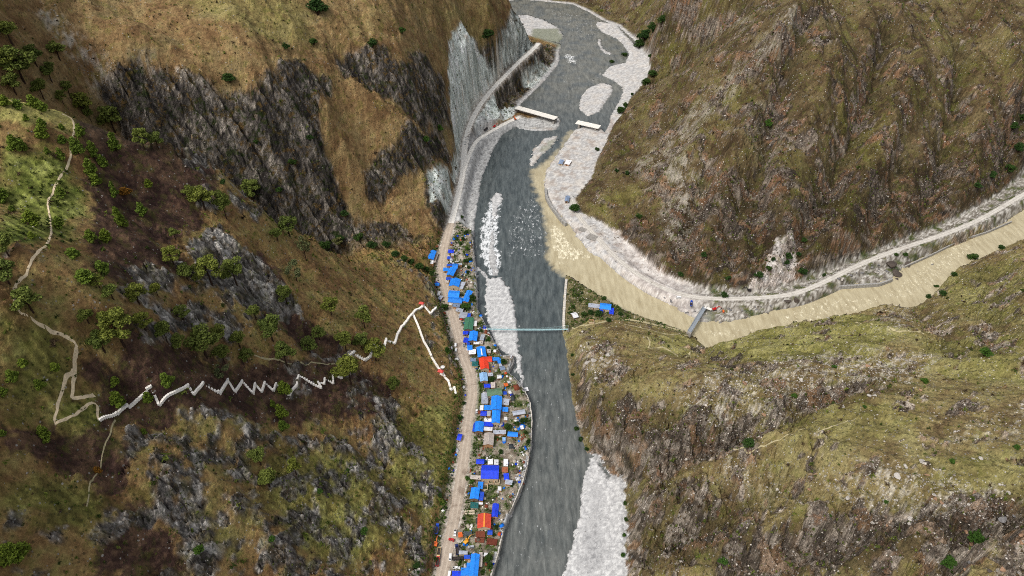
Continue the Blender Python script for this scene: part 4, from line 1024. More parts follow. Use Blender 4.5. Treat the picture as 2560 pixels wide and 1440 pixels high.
# ------------------------------------------------------------------ bridges
m_conc = mat('fresh_concrete', lin(228, 224, 216), .85, .2, .12, .4)
m_concd = mat('old_concrete', lin(150, 146, 140), .9, .15, .25)
m_steel = mat('galvanised_steel', lin(156, 164, 172), .5, .4, .15, .6, 0, .3)
m_dark = mat('dark_steel', lin(62, 54, 50), .6, .3, .25)
def deck_bridge(a, b, width, zt, nslab, label, piers, girders=True, extra=None):
    A = np.array(at_z(*a, zt)); B = np.array(at_z(*b, zt)); c_ = (A + B) / 2; rz = math.atan2(B[1] - A[1], B[0] - A[0]); L = np.linalg.norm(B - A)
    root = empty('unfinished_bridge', (c_[0], c_[1], 0), rz, label, 'bridge')
    for k in range(nslab):
        x0 = -L / 2 + L * (k + .5) / nslab
        MB().box(x0, 0, zt - .35, L / nslab - .12, width, .35).build('deck_slab', m_conc, root)
    for s_ in (-1, 1):
        MB().beam((-L / 2, s_ * width * .49, zt + .25), (L / 2, s_ * width * .49, zt + .25), .25, .5).build('kerb_beam', m_conc, root)
        if girders:
            g_ = MB(); yy = s_ * width * .40
            g_.beam((-L / 2, yy, zt - .6), (L / 2, yy, zt - .6), .5, .35); g_.beam((-L / 2, yy, zt - 3.0), (L / 2, yy, zt - 3.0), .5, .35)
            nn = int(L / 3)
            for k in range(nn + 1):
                xx = -L / 2 + L * k / nn; g_.beam((xx, yy, zt - .6), (xx, yy, zt - 3.0), .25, .25)
                if k < nn: g_.beam((xx, yy, zt - 3.0 if k % 2 else zt - .6), (xx + L / nn, yy, zt - .6 if k % 2 else zt - 3.0), .22, .22)
            g_.build('girder_truss', m_dark, root)
    for t in piers:
        MB().box((t - .5) * L, 0, -2, 2.6, width * .8, zt + 1.6 - (2.9 if girders else .0)).build('pier', m_concd, root)
    return root
deck_bridge((1290, 268), (1390, 296), 10.5, 9.0, 8, 'long unfinished bridge deck of white slabs jutting from the gravel spit', (.03, .97))
deck_bridge((1441, 305), (1499, 318), 11.0, 8.0, 4, 'short unfinished bridge deck of cream concrete on the gravel flat', (.15, .85), False)
m_cyan = mat('pale_turquoise_steel', lin(158, 192, 196), .5, .3, .1)
def footbridge(a, b, za, zb, width, sag, label, tower=5.0, name='suspension_footbridge', n=60):
    A = Vector(at_z(*a, za)); B = Vector(at_z(*b, zb)); root = empty(name, A, 0, label, 'bridge'); d = (B - A); h = Vector((d.x, d.y, 0)).normalized(); nrm = Vector((-h.y, h.x, 0))
    P = [d * (k / n) + Vector((0, 0, -sag * 4 * (k / n) * (1 - k / n))) for k in range(n + 1)]
    for k in range(n):
        if k % 2 == 0: MB().beam(P[k], P[min(k + 2, n)] - (P[min(k + 2, n)] - P[k]) * .04, width, .12).build('deck_plank', m_cyan, root)
    for s_ in (-1, 1):
        cab = [d * (k / n) + nrm * (s_ * width * .55) + Vector((0, 0, tower - (tower + sag - 1.3) * 4 * (k / n) * (1 - k / n))) for k in range(n + 1)]
        MB().tube(cab, .07, 5).build('main_cable', m_cyan, root)
        MB().tube([p_ + nrm * (s_ * width * .52) + Vector((0, 0, .95)) for p_ in P], .045, 4).build('handrail', m_cyan, root)
        hg = MB()
        for k in range(0, n + 1, 2): hg.tube([P[k] + nrm * (s_ * width * .53), cab[k]], .03, 4)
        hg.build('hanger_set', m_cyan, root)
        for e_, q in ((0, Vector((0, 0, 0))), (1, d)):
            MB().beam(q + nrm * (s_ * width * .6) + Vector((0, 0, -3)), q + nrm * (s_ * width * .6) + Vector((0, 0, tower + .3)), .4, .4).build('tower_leg', m_concd, root)
    for q in (Vector((0, 0, 0)), d):
        MB().beam(q + nrm * (-width * .6) + Vector((0, 0, tower)), q + nrm * (width * .6) + Vector((0, 0, tower)), .3, .35).build('tower_beam', m_concd, root)
        MB().box(q.x, q.y, q.z - 4.2, 2.6, 2.6, 4.1).build('abutment', m_concd, root)
    return root
footbridge((1212, 822), (1420, 823), 8.2, 6.2, 1.7, 1.2, 'thin grey suspension footbridge spanning the grey river to the wooded tongue', 4.2)
# truss footbridge over the muddy river
A = Vector(at_z(1724, 829, 7.5)); B = Vector(at_z(1762, 768, 6.5)); root = empty('truss_footbridge', A, 0, 'grey steel truss footbridge crossing the brown river', 'bridge')
d = B - A; n = 14; h = Vector((d.x, d.y, 0)).normalized(); nrm = Vector((-h.y, h.x, 0)); W2 = 1.9
for k in range(n): MB().beam(d * (k / n), d * ((k + .94) / n), W2 * 2, .14).build('deck_panel', m_steel, root)
for s_ in (-1, 1):
    g_ = MB(); off = nrm * (s_ * W2); up = Vector((0, 0, 1.6))
    g_.beam(off, d + off, .22, .22); g_.beam(off + up, d + off + up, .22, .22)
    for k in range(n + 1):
        g_.beam(d * (k / n) + off, d * (k / n) + off + up, .12, .12)
        if k < n: g_.beam(d * (k / n) + off + (up if k % 2 else Vector()), d * ((k + 1) / n) + off + (Vector() if k % 2 else up), .1, .1)
    g_.build('side_truss', m_steel, root)
for q in (Vector((0, 0, 0)), d): MB().box(q.x, q.y, q.z - 6, 4.5, 4.5, 5.9, math.atan2(d.y, d.x)).build('abutment', m_concd, root)
E = Vector(at_z(1779, 774, 6.5)) - A
MB().beam(d, E, 3.2, .3).build('approach_ramp', m_conc, root)
print('structures', time.time() - T0)
# ------------------------------------------------------------------ village houses
def roof_mat(key, rgb, rough=.6):
    m = new_mat(key, rough=rough, spec=.35); n = NT(m)
    p = n.n('ShaderNodeNewGeometry').outputs['Position']; oi = n.n('ShaderNodeObjectInfo').outputs['Random']
    f = n.noise(.45, 6, .7, p); g_ = n.noise(3.0, 3, .6, p)
    c_ = n.mix(1.0, tuple(rgb), n.ramp(f, [(.28, .62), (.5, 1.0), (.75, 1.22)]), 'MULTIPLY')
    c_ = n.mix(1.0, c_, n.ramp(oi, [(0, .84), (1, 1.12)]), 'MULTIPLY')
    c_ = n.mix(n.math('MULTIPLY', n.ramp(g_, [(.56, 0.0), (.70, 1.0)]), .45), c_, tuple(lin(150, 140, 128)))
    n.l(c_, n.b.inputs['Base Color'])
    return m
RC = {
 'blue': roof_mat('blue_sheet', lin(26, 132, 232)), 'sky': roof_mat('pale_blue_sheet', lin(140, 180, 220)), 'royal': roof_mat('royal_blue_sheet', lin(20, 62, 216)),
 'dblue': roof_mat('deep_blue_sheet', lin(20, 74, 190)), 'grey': roof_mat('grey_sheet', lin(166, 172, 184)), 'white': roof_mat('white_sheet', lin(226, 226, 228)),
 'pink': roof_mat('dusty_sheet', lin(186, 176, 168)), 'green': roof_mat('green_sheet', lin(58, 112, 86)), 'moss': roof_mat('moss_green_sheet', lin(86, 116, 90)),
 'red': roof_mat('red_sheet', lin(212, 58, 30)), 'coral': roof_mat('coral_red_sheet', lin(214, 76, 56)), 'teal': roof_mat('teal_sheet', lin(18, 92, 92)), 'rust': roof_mat('rusty_sheet', lin(156, 92, 62)), 'steel': roof_mat('steel_blue_sheet', lin(120, 138, 164)),
}
m_plaster = mat('cream_plaster', lin(196, 178, 150), .9, .1, .2); m_brick = mat('tan_brick', lin(176, 134, 96), .9, .1, .25); m_plank = mat('weathered_boards', lin(128, 106, 84), .9, .1, .25)
m_bwall = mat('blue_panel_wall', lin(40, 84, 170), .7, .2, .15); m_door = mat('brown_door', lin(92, 58, 40), .7, .2, .15); m_trim = mat('white_trim', lin(230, 228, 224), .7, .2, .1)
m_glass = new_mat('window_glass', tuple(lin(40, 50, 60)), .1, .5)
m_yellow = mat('orange_trim', lin(232, 150, 60), .6, .3, .1)
WALLS = [m_plaster, m_brick, m_plank, m_bwall]
def px_size(u, v, wpx, hpx, z):
    a, b = at_z(u - wpx / 2, v, z), at_z(u + wpx / 2, v, z); c_, e = at_z(u, v - hpx / 2, z), at_z(u, v + hpx / 2, z)
    return abs(b[0] - a[0]), abs(c_[1] - e[1])
def house(u, v, wpx, hpx, rot, kind, roof, wh, label, name='house', category='house', wall=None, cap=None, win=True, skylight=False, base=None):
    p0 = ground(u, v) if base is None else np.array([0, 0, base]); zb = min(float(p0[2]), 60)
    c_ = at_z(u, v, zb + wh); zb = float(H(c_[0], c_[1])) if base is None else base
    c_ = at_z(u, v, zb + wh + .4); w, l = px_size(u, v, wpx, hpx, zb + wh + .4)
    rz = math.radians(rot); root = empty(name, (c_[0], c_[1], zb), rz, label, category)
    rm = RC[roof]; wm = wall or WALLS[hash(label) % 3 if False else sum(map(ord, label)) % 3]
    ov = .45 if min(w, l) > 4 else .2
    bw, bl = max(w - 2 * ov, 1), max(l - 2 * ov, 1)
    th = .14
    if kind in ('gx', 'gy'):
        run = (w if kind == 'gy' else l) / 2; rise = run * .36
        hx, hy = bw / 2, bl / 2; zt = wh; rr = (run - ov) / run * rise
        V = [(-hx, -hy, -1.5), (hx, -hy, -1.5), (hx, hy, -1.5), (-hx, hy, -1.5), (-hx, -hy, zt), (hx, -hy, zt), (hx, hy, zt), (-hx, hy, zt)]
        if kind == 'gy':
            V += [(0, -hy, zt + rr), (0, hy, zt + rr)]; F = [(0, 1, 5, 8, 4), (1, 2, 6, 5), (2, 3, 7, 9, 6), (3, 0, 4, 7)]
        else:
            V += [(-hx, 0, zt + rr), (hx, 0, zt + rr)]; F = [(0, 1, 5, 4), (1, 2, 6, 9, 5), (2, 3, 7, 6), (3, 0, 4, 8, 7)]
        MB().add(V, F).build('wall', wm, root)
        rb = MB(); ez = wh - rise * ov / run + .06
        sides = []
        for s_ in (-1, 1):
            if kind == 'gy': a, b, c2, d2 = (s_ * w / 2, -l / 2, ez), (0, -l / 2, ez + rise), (0, l / 2, ez + rise), (s_ * w / 2, l / 2, ez)
            else: a, b, c2, d2 = (-w / 2, s_ * l / 2, ez), (-w / 2, 0, ez + rise), (w / 2, 0, ez + rise), (w / 2, s_ * l / 2, ez)
            q = [a, b, c2, d2]; V = q + [(x_, y_, z_ - th) for x_, y_, z_ in q]
            rb.add(V, [(0, 1, 2, 3), (7, 6, 5, 4), (0, 4, 5, 1), (1, 5, 6, 2), (2, 6, 7, 3), (3, 7, 4, 0)])
            nr = max(int((l if kind == 'gy' else w) / 1.0), 2)
            for k in range(nr + 1):                      # standing seams of the sheets
                t = k / nr; lo = [a[i] + (d2[i] - a[i]) * t for i in range(3)]; hi = [b[i] + (c2[i] - b[i]) * t for i in range(3)]
                rb.beam((lo[0], lo[1], lo[2] + .03), (hi[0], hi[1], hi[2] + .03), .09, .09)
        rf = rb.build('roof', rm, root)
        e0, e1 = ((0, -l / 2, ez + rise + .05), (0, l / 2, ez + rise + .05)) if kind == 'gy' else ((-w / 2, 0, ez + rise + .05), (w / 2, 0, ez + rise + .05))
        MB().beam(e0, e1, .55 if cap is None else 1.1, .12).build('ridge_cap', cap or rm, rf)
        if skylight:
            MB().box(.0, -l * .1, ez + rise + .02, 1.1, l * .66, .14).build('skylight_strip', m_trim, rf)
    else:
        tl = .05 * (1 if sum(map(ord, label)) % 2 else -1)
        MB().box(0, 0, -1.5, bw, bl, wh + 1.5 - .1).build('wall', wm, root)
        rb = MB(); a = [(-w / 2, -l / 2), (w / 2, -l / 2), (w / 2, l / 2), (-w / 2, l / 2)]
        q = [(x_, y_, wh + .1 + abs(tl) * w / 2 + tl * x_) for x_, y_ in a]
        rb.add(q + [(x_, y_, z_ - th) for x_, y_, z_ in q], [(0, 1, 2, 3), (7, 6, 5, 4), (0, 4, 5, 1), (1, 5, 6, 2), (2, 6, 7, 3), (3, 7, 4, 0)])
        nr = max(int(l / 1.0), 2)
        for k in range(nr + 1):
            yy = -l / 2 + l * k / nr; rb.beam((-w / 2, yy, q[0][2] + .03), (w / 2, yy, q[1][2] + .03), .09, .08)
        rf = rb.build('roof', rm, root)
        if min(w, l) > 3.2:
            rs = random.Random(label)
            vt_ = MB(); vt_.box(rs.uniform(-.3, .3) * w, rs.uniform(-.3, .3) * l, wh + .1, .5, .5, .7); vt_.build('vent_pipe', m_dark, rf)
    if win and bw > 2.2:
        MB().box(-bw * .05, -bl / 2 - .03, 0, .95, .1, 2.0).build('door', m_door, root)
        for s_ in ([-1, 1] if bw > 4.5 else [1]):
            wn_ = MB().box(s_ * bw * .32, -bl / 2 - .02, 1.0, 1.1, .08, 1.0).build('window', m_trim, root)
            MB().box(s_ * bw * .32, -bl / 2 - .05, 1.08, .94, .06, .84).build('pane', m_glass, wn_)
        if bl > 5:
            for s_ in (-1, 1):
                wn_ = MB().box(s_ * bw / 2, 0, 1.0, .08, 1.1, 1.0).build('window', m_trim, root)
                MB().box(s_ * (bw / 2 + .03), 0, 1.08, .06, .94, .84).build('pane', m_glass, wn_)
    return root
HS = [ # u, v, w, h, rot, kind, roof, wall height, label, options
 (1079.6,637,16,22,-8,'gy','blue',3.6,'blue roofed house standing alone left of the road at the village top',{}),
 (1089,644,7,25,-8,'f','pink',2.6,'narrow dusty lean-to along the lone blue house left of the road',{'win':False}),
 (1079,655,9,8,0,'f','white',2.4,'small white shed below the lone blue house left of the road',{'win':False}),
 (1127.5,628,14,8,0,'f','royal',2.8,'small blue kiosk at the top end of the village, beside the grass plot',{}),
 (1131,636,8,7,0,'f','pink',2.3,'tiny pale annex behind the topmost blue kiosk',{'win':False}),
 (1122,644,8,7,0,'f','dblue',2.5,'tiny blue hut just below the topmost kiosk',{}),
 (1138,665,14,14,-5,'gx','blue',4.0,'blue gabled house at the back of the upper roof cluster',{}),
 (1125,662,16,5,4,'f','dblue',3.0,'long thin blue shed at the top edge of the upper roof cluster',{'win':False}),
 (1115,673,14,8,0,'f','blue',3.0,'low blue roofed shop facing the road in the upper roof cluster',{}),
 (1129,678,18,20,-14,'gy','blue',5.2,'tall blue gabled house turned slightly, middle of the upper roof cluster',{}),
 (1150,660,10,5,8,'f','grey',2.8,'small grey shed beside the hedge behind the upper roof cluster',{'win':False}),
 (1137,706,26,19,-8,'gy','blue',5.0,'broad blue roofed house with cream front above the twin roofed hall',{'wall':m_plaster}),
 (1121,696,12,6,0,'f','dblue',3.0,'blue lean-to at the upper left corner of the broad cream house',{'win':False}),
 (1118,703,8,6,0,'f','pink',2.5,'small pinkish shed by the road beside the broad cream house',{'win':False}),
 (1155,713,11,17,-14,'f','grey',2.8,'long grey annex against the right side of the broad cream house',{'win':False}),
 (1091,710.5,15,7,0,'f','blue',2.8,'small blue roof alone against the hillside left of the road',{}),
 (1097,733,7,10,-5,'f','white',2.5,'narrow white shed on the hillside edge of the road',{'win':False}),
 (1101,743,10,9,-20,'f','grey',2.3,'crooked grey shed at the roadside below the narrow white one',{'win':False}),
 (1135,734,28,17,-4,'gx','blue',4.6,'wide blue roof of the twin roofed hall, rear half',{}),
 (1138.6,749,36,14,-8,'gx','blue',4.2,'wide blue roof of the twin roofed hall, front half',{}),
 (1141,763,18,9,-10,'f','steel',2.6,'pale blue porch roof in front of the twin roofed hall',{'win':False}),
 (1127,759,9,6,-8,'f','white',2.4,'little white shed at the road corner of the twin roofed hall',{'win':False}),
 (1168.5,740,16,28,-14,'gy','blue',4.6,'narrow blue gabled house slanting beside the dark riverside tree',{}),
 (1149,774.5,18,9,-8,'f','grey',3.0,'pale grey roof just below the bright green tree',{}),
 (1158,788,20,14,-6,'f','grey',3.2,'square grey roof above the large green hall',{}),
 (1172,788.5,9,11,-6,'f','dblue',3.0,'small deep blue roof attached to the square grey one',{'win':False}),
 (1172,808.6,23,30,-2,'gy','green',4.6,'large dark green gabled hall near the footbridge end',{}),
 (1188,808,8,13,0,'f','white',2.8,'pale box shed attached to the right of the green hall',{'win':False}),
 (1183,840,21,24,-3,'gy','blue',4.4,'bright blue gabled house just below the green hall',{}),
 (1164,831.5,14,8,0,'f','royal',2.6,'royal blue market stall at the road below the green hall',{}),
 (1205.7,843,10,15,-10,'f','grey',2.8,'tilted grey shed between the footbridge and the gravel bar',{}),
 (1165,850,13,12,-5,'f','royal',2.8,'deep blue awning roof at the roadside by the parked pickup',{}),
 (1171,859,8,8,0,'f','dblue',2.6,'small blue roof squeezed beside the white flat roof',{'win':False}),
 (1174.5,869,13,12,6,'f','blue',3.0,'low blue shop roof left of the white striped house',{}),
 (1191,857,14,6,0,'f','white',2.8,'long white flat roof above the white striped house',{'win':False}),
 (1202,856,10,6,4,'f','pink',2.4,'dusty flat roof at the end of the long white one',{'win':False}),
 (1203.6,879,22,25,8,'gy','blue',4.6,'blue gabled house with a white strip along its ridge',{'skylight':True}),
 (1180.7,879,18,12,4,'f','white',3.0,'broad white flat roof beside the white striped house',{}),
 (1222,877,10,9,0,'f','pink',2.4,'small dusty shed right of the white striped house',{'win':False}),
 (1237,877,7,6,0,'f','white',2.3,'tiny white hut alone near the river wall above the red roof',{'win':False}),
 (1183,899,14,9,0,'f','steel',2.8,'pale bluish roof by the road beside the red house',{}),
 (1187.6,909,15,12,0,'f','teal',2.8,'teal tarpaulin roof by the road beside the red house',{'win':False}),
 (1210,908,22,28,8,'gy','red',4.8,'bright red gabled house in the middle of the village',{'wall':m_plaster}),
 (1222,897,15,14,8,'gx','red',4.4,'red roofed wing jutting from the bright red house',{'win':False}),
 (1240,897,18,8,6,'f','blue',3.0,'blue roof reaching right from the red house towards the groyne',{}),
 (1248,902,9,12,8,'f','blue',2.8,'blue side shed nearest the groyne',{'win':False}),
 (1251,911,8,8,10,'f','grey',2.4,'small grey roof below the blue side shed near the groyne',{'win':False}),
 (1256,920,13,9,20,'f','steel',2.2,'jumbled bluish lean-to by the groyne foot',{'win':False}),
 (1209,942,20,21,6,'gy','sky',3.6,'pale blue roof at the roadside below the red house',{}),
 (1226,935.7,13,8,6,'f','grey',2.6,'grey roof behind the pale blue house',{'win':False}),
 (1248,940.5,11,9,6,'gx','white',2.8,'small white roofed hut standing alone in the dirt yard',{}),
 (1218,964,16,9,2,'f','royal',2.8,'vivid royal blue strip roof above the moss green one',{}),
 (1232.5,962,11,14,2,'f','pink',2.8,'dusty pale roof beside the royal blue strip roof',{'win':False}),
 (1236,979,38,17,8,'gx','moss',4.2,'long moss green roof lying across the village',{}),
 (1211,989,15,12,4,'f','grey',3.0,'upper of two grey roofs beside the tall blue house',{}),
 (1212,1002,17,13,2,'f','grey',3.2,'lower of two grey roofs beside the tall blue house',{}),
 (1241,1007,27,34,-2,'gy','blue',6.0,'largest blue gabled house, directly below the moss green roof',{}),
 (1220,1018.6,19,12,0,'f','blue',3.2,'blue flat roof attached to the left of the largest blue house',{}),
 (1204,1019,9,12,0,'f','white',2.8,'white end of the flat roof facing the parked pickup',{'win':False}),
 (1209,1032.5,15,12,-4,'gx','royal',3.0,'royal blue tarp roof beside the parked white pickup',{}),
 (1222,1033,9,12,0,'f','grey',2.8,'small grey roof right of the royal blue tarp roof',{'win':False}),
 (1240,1041,21,32,-2,'gy','blue',5.0,'blue gabled house continuing below the largest blue house',{}),
 (1264,1004,18,15,-6,'f','grey',2.8,'grey yard roof on the river side of the largest blue house',{}),
 (1263,1023,15,11,-2,'f','blue',2.8,'small blue annex on the river side of the largest blue house',{}),
 (1262,982,10,8,6,'f','dblue',2.4,'small deep blue tarp at the end of the moss green roof',{'win':False}),
 (1275,980,7,7,10,'f','white',2.2,'small white tin roof between the moss green roof and the river',{'win':False}),
 (1297,1030,32,11,12,'gx','grey',3.0,'long slanting grey shed near the river wall',{}),
 (1264.4,1046,8,8,0,'f','white',2.3,'tiny white privy beside the vegetable plot',{'win':False}),
 (1311,973.5,20,9,12,'f','white',2.6,'white hut perched on the river wall at the bend',{}),
 (1219,1051,19,9,0,'f','white',2.8,'whitish flat roof below the royal blue tarp roof',{'win':False}),
 (1198,1066,22,25,-3,'gy','blue',4.6,'blue roofed shop beside the road, widest on its row',{}),
 (1185,1067,5,22,-6,'f','dblue',2.6,'narrow blue awning along the roadside of the blue shop',{'win':False}),
 (1221,1060,24,11,-2,'f','royal',3.4,'royal blue roof joined to the right of the blue shop',{}),
 (1220,1072,22,9,-4,'f','white',3.0,'white patched roof panels below the royal blue one',{'win':False}),
 (1222,1097,25,30,-3,'gy','pink',4.8,'dusty grey gabled house with a tan brick front',{'wall':m_brick}),
 (1249,1080,32,10,0,'f','grey',2.8,'long flat grey roof between the blue shop and the gardens',{}),
 (1282,1084.6,26,12,-6,'gx','blue',3.0,'blue roofed shed out in the green gardens',{}),
 (1260,1097,8,8,0,'f','sky',2.3,'tiny pale blue hut in the green gardens',{'win':False}),
 (1149,1092,11,16,-12,'gx','royal',2.8,'royal blue hut alone on the hill side of the road',{}),
 (1305,1068,8,9,10,'f','white',2.2,'little white lean-to beside the riverside bushes',{'win':False}),
 (1200.6,1153,20,12,-2,'gx','royal',3.0,'small royal blue roof at the corner of the great blue house',{}),
 (1226,1154,13,13,0,'f','white',3.0,'left of two square white roofs behind the great blue house',{'win':False}),
 (1240.6,1155,11,13,0,'f','white',3.0,'right of two square white roofs behind the great blue house',{'win':False}),
 (1225,1179,44,34,-2,'gx','royal',5.0,'great royal blue house, widest roof in the village',{'wall':m_plaster}),
 (1264.4,1156,11,18,0,'f','white',2.6,'slim white shed at the top of the riverside row',{'win':False}),
 (1262,1174,15,13,0,'f','rust',2.6,'rusty brown roof in the riverside row',{'win':False}),
 (1266,1191,13,16,6,'f','royal',2.6,'blue tarp roof in the riverside row below the rusty one',{'win':False}),
 (1272,1205,18,12,-8,'f','grey',2.6,'grey roof at the lower end of the riverside row',{'win':False}),
 (1189.4,1193,27,10,-4,'f','pink',2.8,'long dusty shed left below the great royal blue house',{}),
 (1201,1213,13,18,-4,'f','blue',3.4,'narrow blue roof above the paired blue houses',{'win':False}),
 (1187,1233,22,28,-5,'gy','blue',4.6,'bright blue gabled house by the road above the teal roof',{}),
 (1204,1240,10,22,-6,'f','dblue',3.4,'deeper blue lean-to on the right of that roadside gable above the teal roof',{'win':False}),
 (1249,1221,9,10,0,'f','white',2.3,'tiny whitish hut beside the roofless walls',{'win':False}),
 (1186,1263,20,15,0,'f','teal',3.0,'dark teal roof below the bright blue roadside gable',{}),
 (1198,1258,18,5,-6,'f','white',2.4,'thin white strip roof behind the teal one',{'win':False}),
 (1238,1275,16,33,-4,'gy','royal',3.6,'tall narrow blue shed near the river wall above the coral roof',{}),
 (1210.6,1302,34,35,0,'gy','coral',5.0,'coral red gabled house with an orange ridge',{'cap':m_yellow,'wall':m_plaster}),
 (1225,1330,12,13,0,'gx','dblue',2.6,'small blue tarp hut below the coral red house',{'win':False}),
 (1186,1412,22,56,-3,'gy','blue',5.2,'long blue gabled house at the bottom edge beside the steel yard',{}),
 (1163,1429,22,20,0,'f','blue',3.8,'blue wing on the left of the long bottom house',{}),
 (1168,1392,16,10,0,'f','dblue',3.0,'small blue porch roof above the wing of the long bottom house',{'win':False}),
 (1171,1413,9,13,0,'f','blue',3.2,'narrow blue infill roof against the long bottom house',{'win':False}),
 (1141,1435,22,16,0,'f','royal',3.0,'royal blue awning at the very bottom of the village',{'win':False}),
 (1158,1381,22,9,0,'f','grey',3.0,'grey flat roof behind the long bottom house',{'win':False}),
 (1201.5,1398,9,36,0,'f','pink',2.6,'long narrow dusty lean-to on the river side of the long bottom house',{'win':False}),
 (1214,1386,9,9,-8,'f','white',2.6,'small white hut beside the river wall at the steel yard',{'win':False}),
 (1513.8,765,28,15,-10,'gx','blue',3.8,'blue roofed farmhouse on the tongue between the rivers',{'base':5.5}),
 (1529,777,11,16,-10,'f','royal',3.0,'royal blue annex beside the farmhouse between the rivers',{'base':5.5}),
 (1504,778,8,9,-6,'f','royal',2.6,'small blue tarp in front of the farmhouse between the rivers',{'base':5.5,'win':False}),
 (1485,764,28,10,-6,'f','grey',2.8,'long grey shed left of the farmhouse between the rivers',{'base':5.5}),
 (1436.6,787,14,13,20,'gx','white',2.8,'small whitish hut near the far end of the suspension footbridge',{'base':5.5}),
 (1403,404,11,11,-15,'f','steel',2.6,'left of two small metal huts on the white gravel flat',{}),
 (1420,405,13,11,-20,'f','white',2.6,'right of two small metal huts on the white gravel flat',{}),
 (1418,496,11,14,-10,'gy','steel',3.0,'grey gabled hut at the mountain foot by the round bush',{}),
]
for r in HS:
    u, v, w, h, rot, kind, roof, wh, lab, opt = r
    nm = 'shed' if w * h < 130 else 'house'
    house(u, v, w, h, rot, kind, roof, wh, lab, nm, 'shed' if nm == 'shed' else 'house', **opt)
# roofless walls
def ruin(u, v, cells, s, zb, label, nm='roofless_walls'):
    c_ = at_z(u, v, zb); root = empty(nm, (c_[0], c_[1], zb), 0, label, 'ruin')
    for (cx, cy, w, d) in cells:
        for sx, sy, ww, dd in ((0, -1, w, .5), (0, 1, w, .5), (-1, 0, .5, d - 1), (1, 0, .5, d - 1)):
            MB().box(cx + sx * w / 2, cy + sy * d / 2, -.5, ww, dd, 2.0 + random.uniform(0, .9)).build('wall', m_brick if random.random() < .4 else mat('mud_brick', lin(196, 176, 148), .95, .1, .25), root)
ruin(1228, 1213, [(-4.6, 2.4, 4.2, 3.6), (0, 2.4, 4.2, 3.6), (4.7, 2.6, 4.0, 4.0), (-5.0, -2.6, 4.6, 4.6)], 1, 8.5, 'roofless tan walls of four rooms below the great blue house')
ruin(1478.6, 806, [(0, 0, 5.0, 4.6)], 1, float(ground(1478.6, 806)[2]), 'small roofless stone pen on the knoll above the footbridge')

# ------------------------------------------------------------------ vehicles (nose towards +x)
PAINT = {k: mat('paint_' + k, lin(*c), .35, .5, .08) for k, c in {'white': (236, 236, 236), 'red': (190, 40, 40), 'blue': (40, 80, 190), 'navy': (30, 44, 96), 'silver': (170, 174, 180), 'black': (44, 42, 44), 'yellow': (236, 172, 60), 'orange': (226, 110, 50), 'tan': (226, 196, 140), 'green': (60, 90, 60)}.items()}
m_tyre = mat('rubber', lin(34, 34, 36), .9, .1, .1); m_lamp = new_mat('lamp_glass', tuple(lin(230, 226, 200)), .2, .5)
_w = MB(); _w.disc_cyl((0, 0, 0), (0, 1, 0), .36, .26); WHEEL = _w.mesh('wheel'); WHEEL.materials.append(m_tyre)
_w = MB(); _w.disc_cyl((0, 0, 0), (0, 1, 0), .20, .29); RIM = _w.mesh('rim'); RIM.materials.append(PAINT['silver'])
def wheels(root, xs, tr, s=1.0):
    for x_ in xs:
        for s_ in (-1, 1):
            o = link('wheel', WHEEL, None, root, loc=(x_, s_ * tr, .36 * s)); o.scale = (s, 1, s)
            r_ = link('rim', RIM, None, o)
def lamps(root, x_, z_, w):
    for s_ in (-1, 1): MB().box(x_, s_ * w, z_, .1, .32, .2).build('headlight', m_lamp, root)
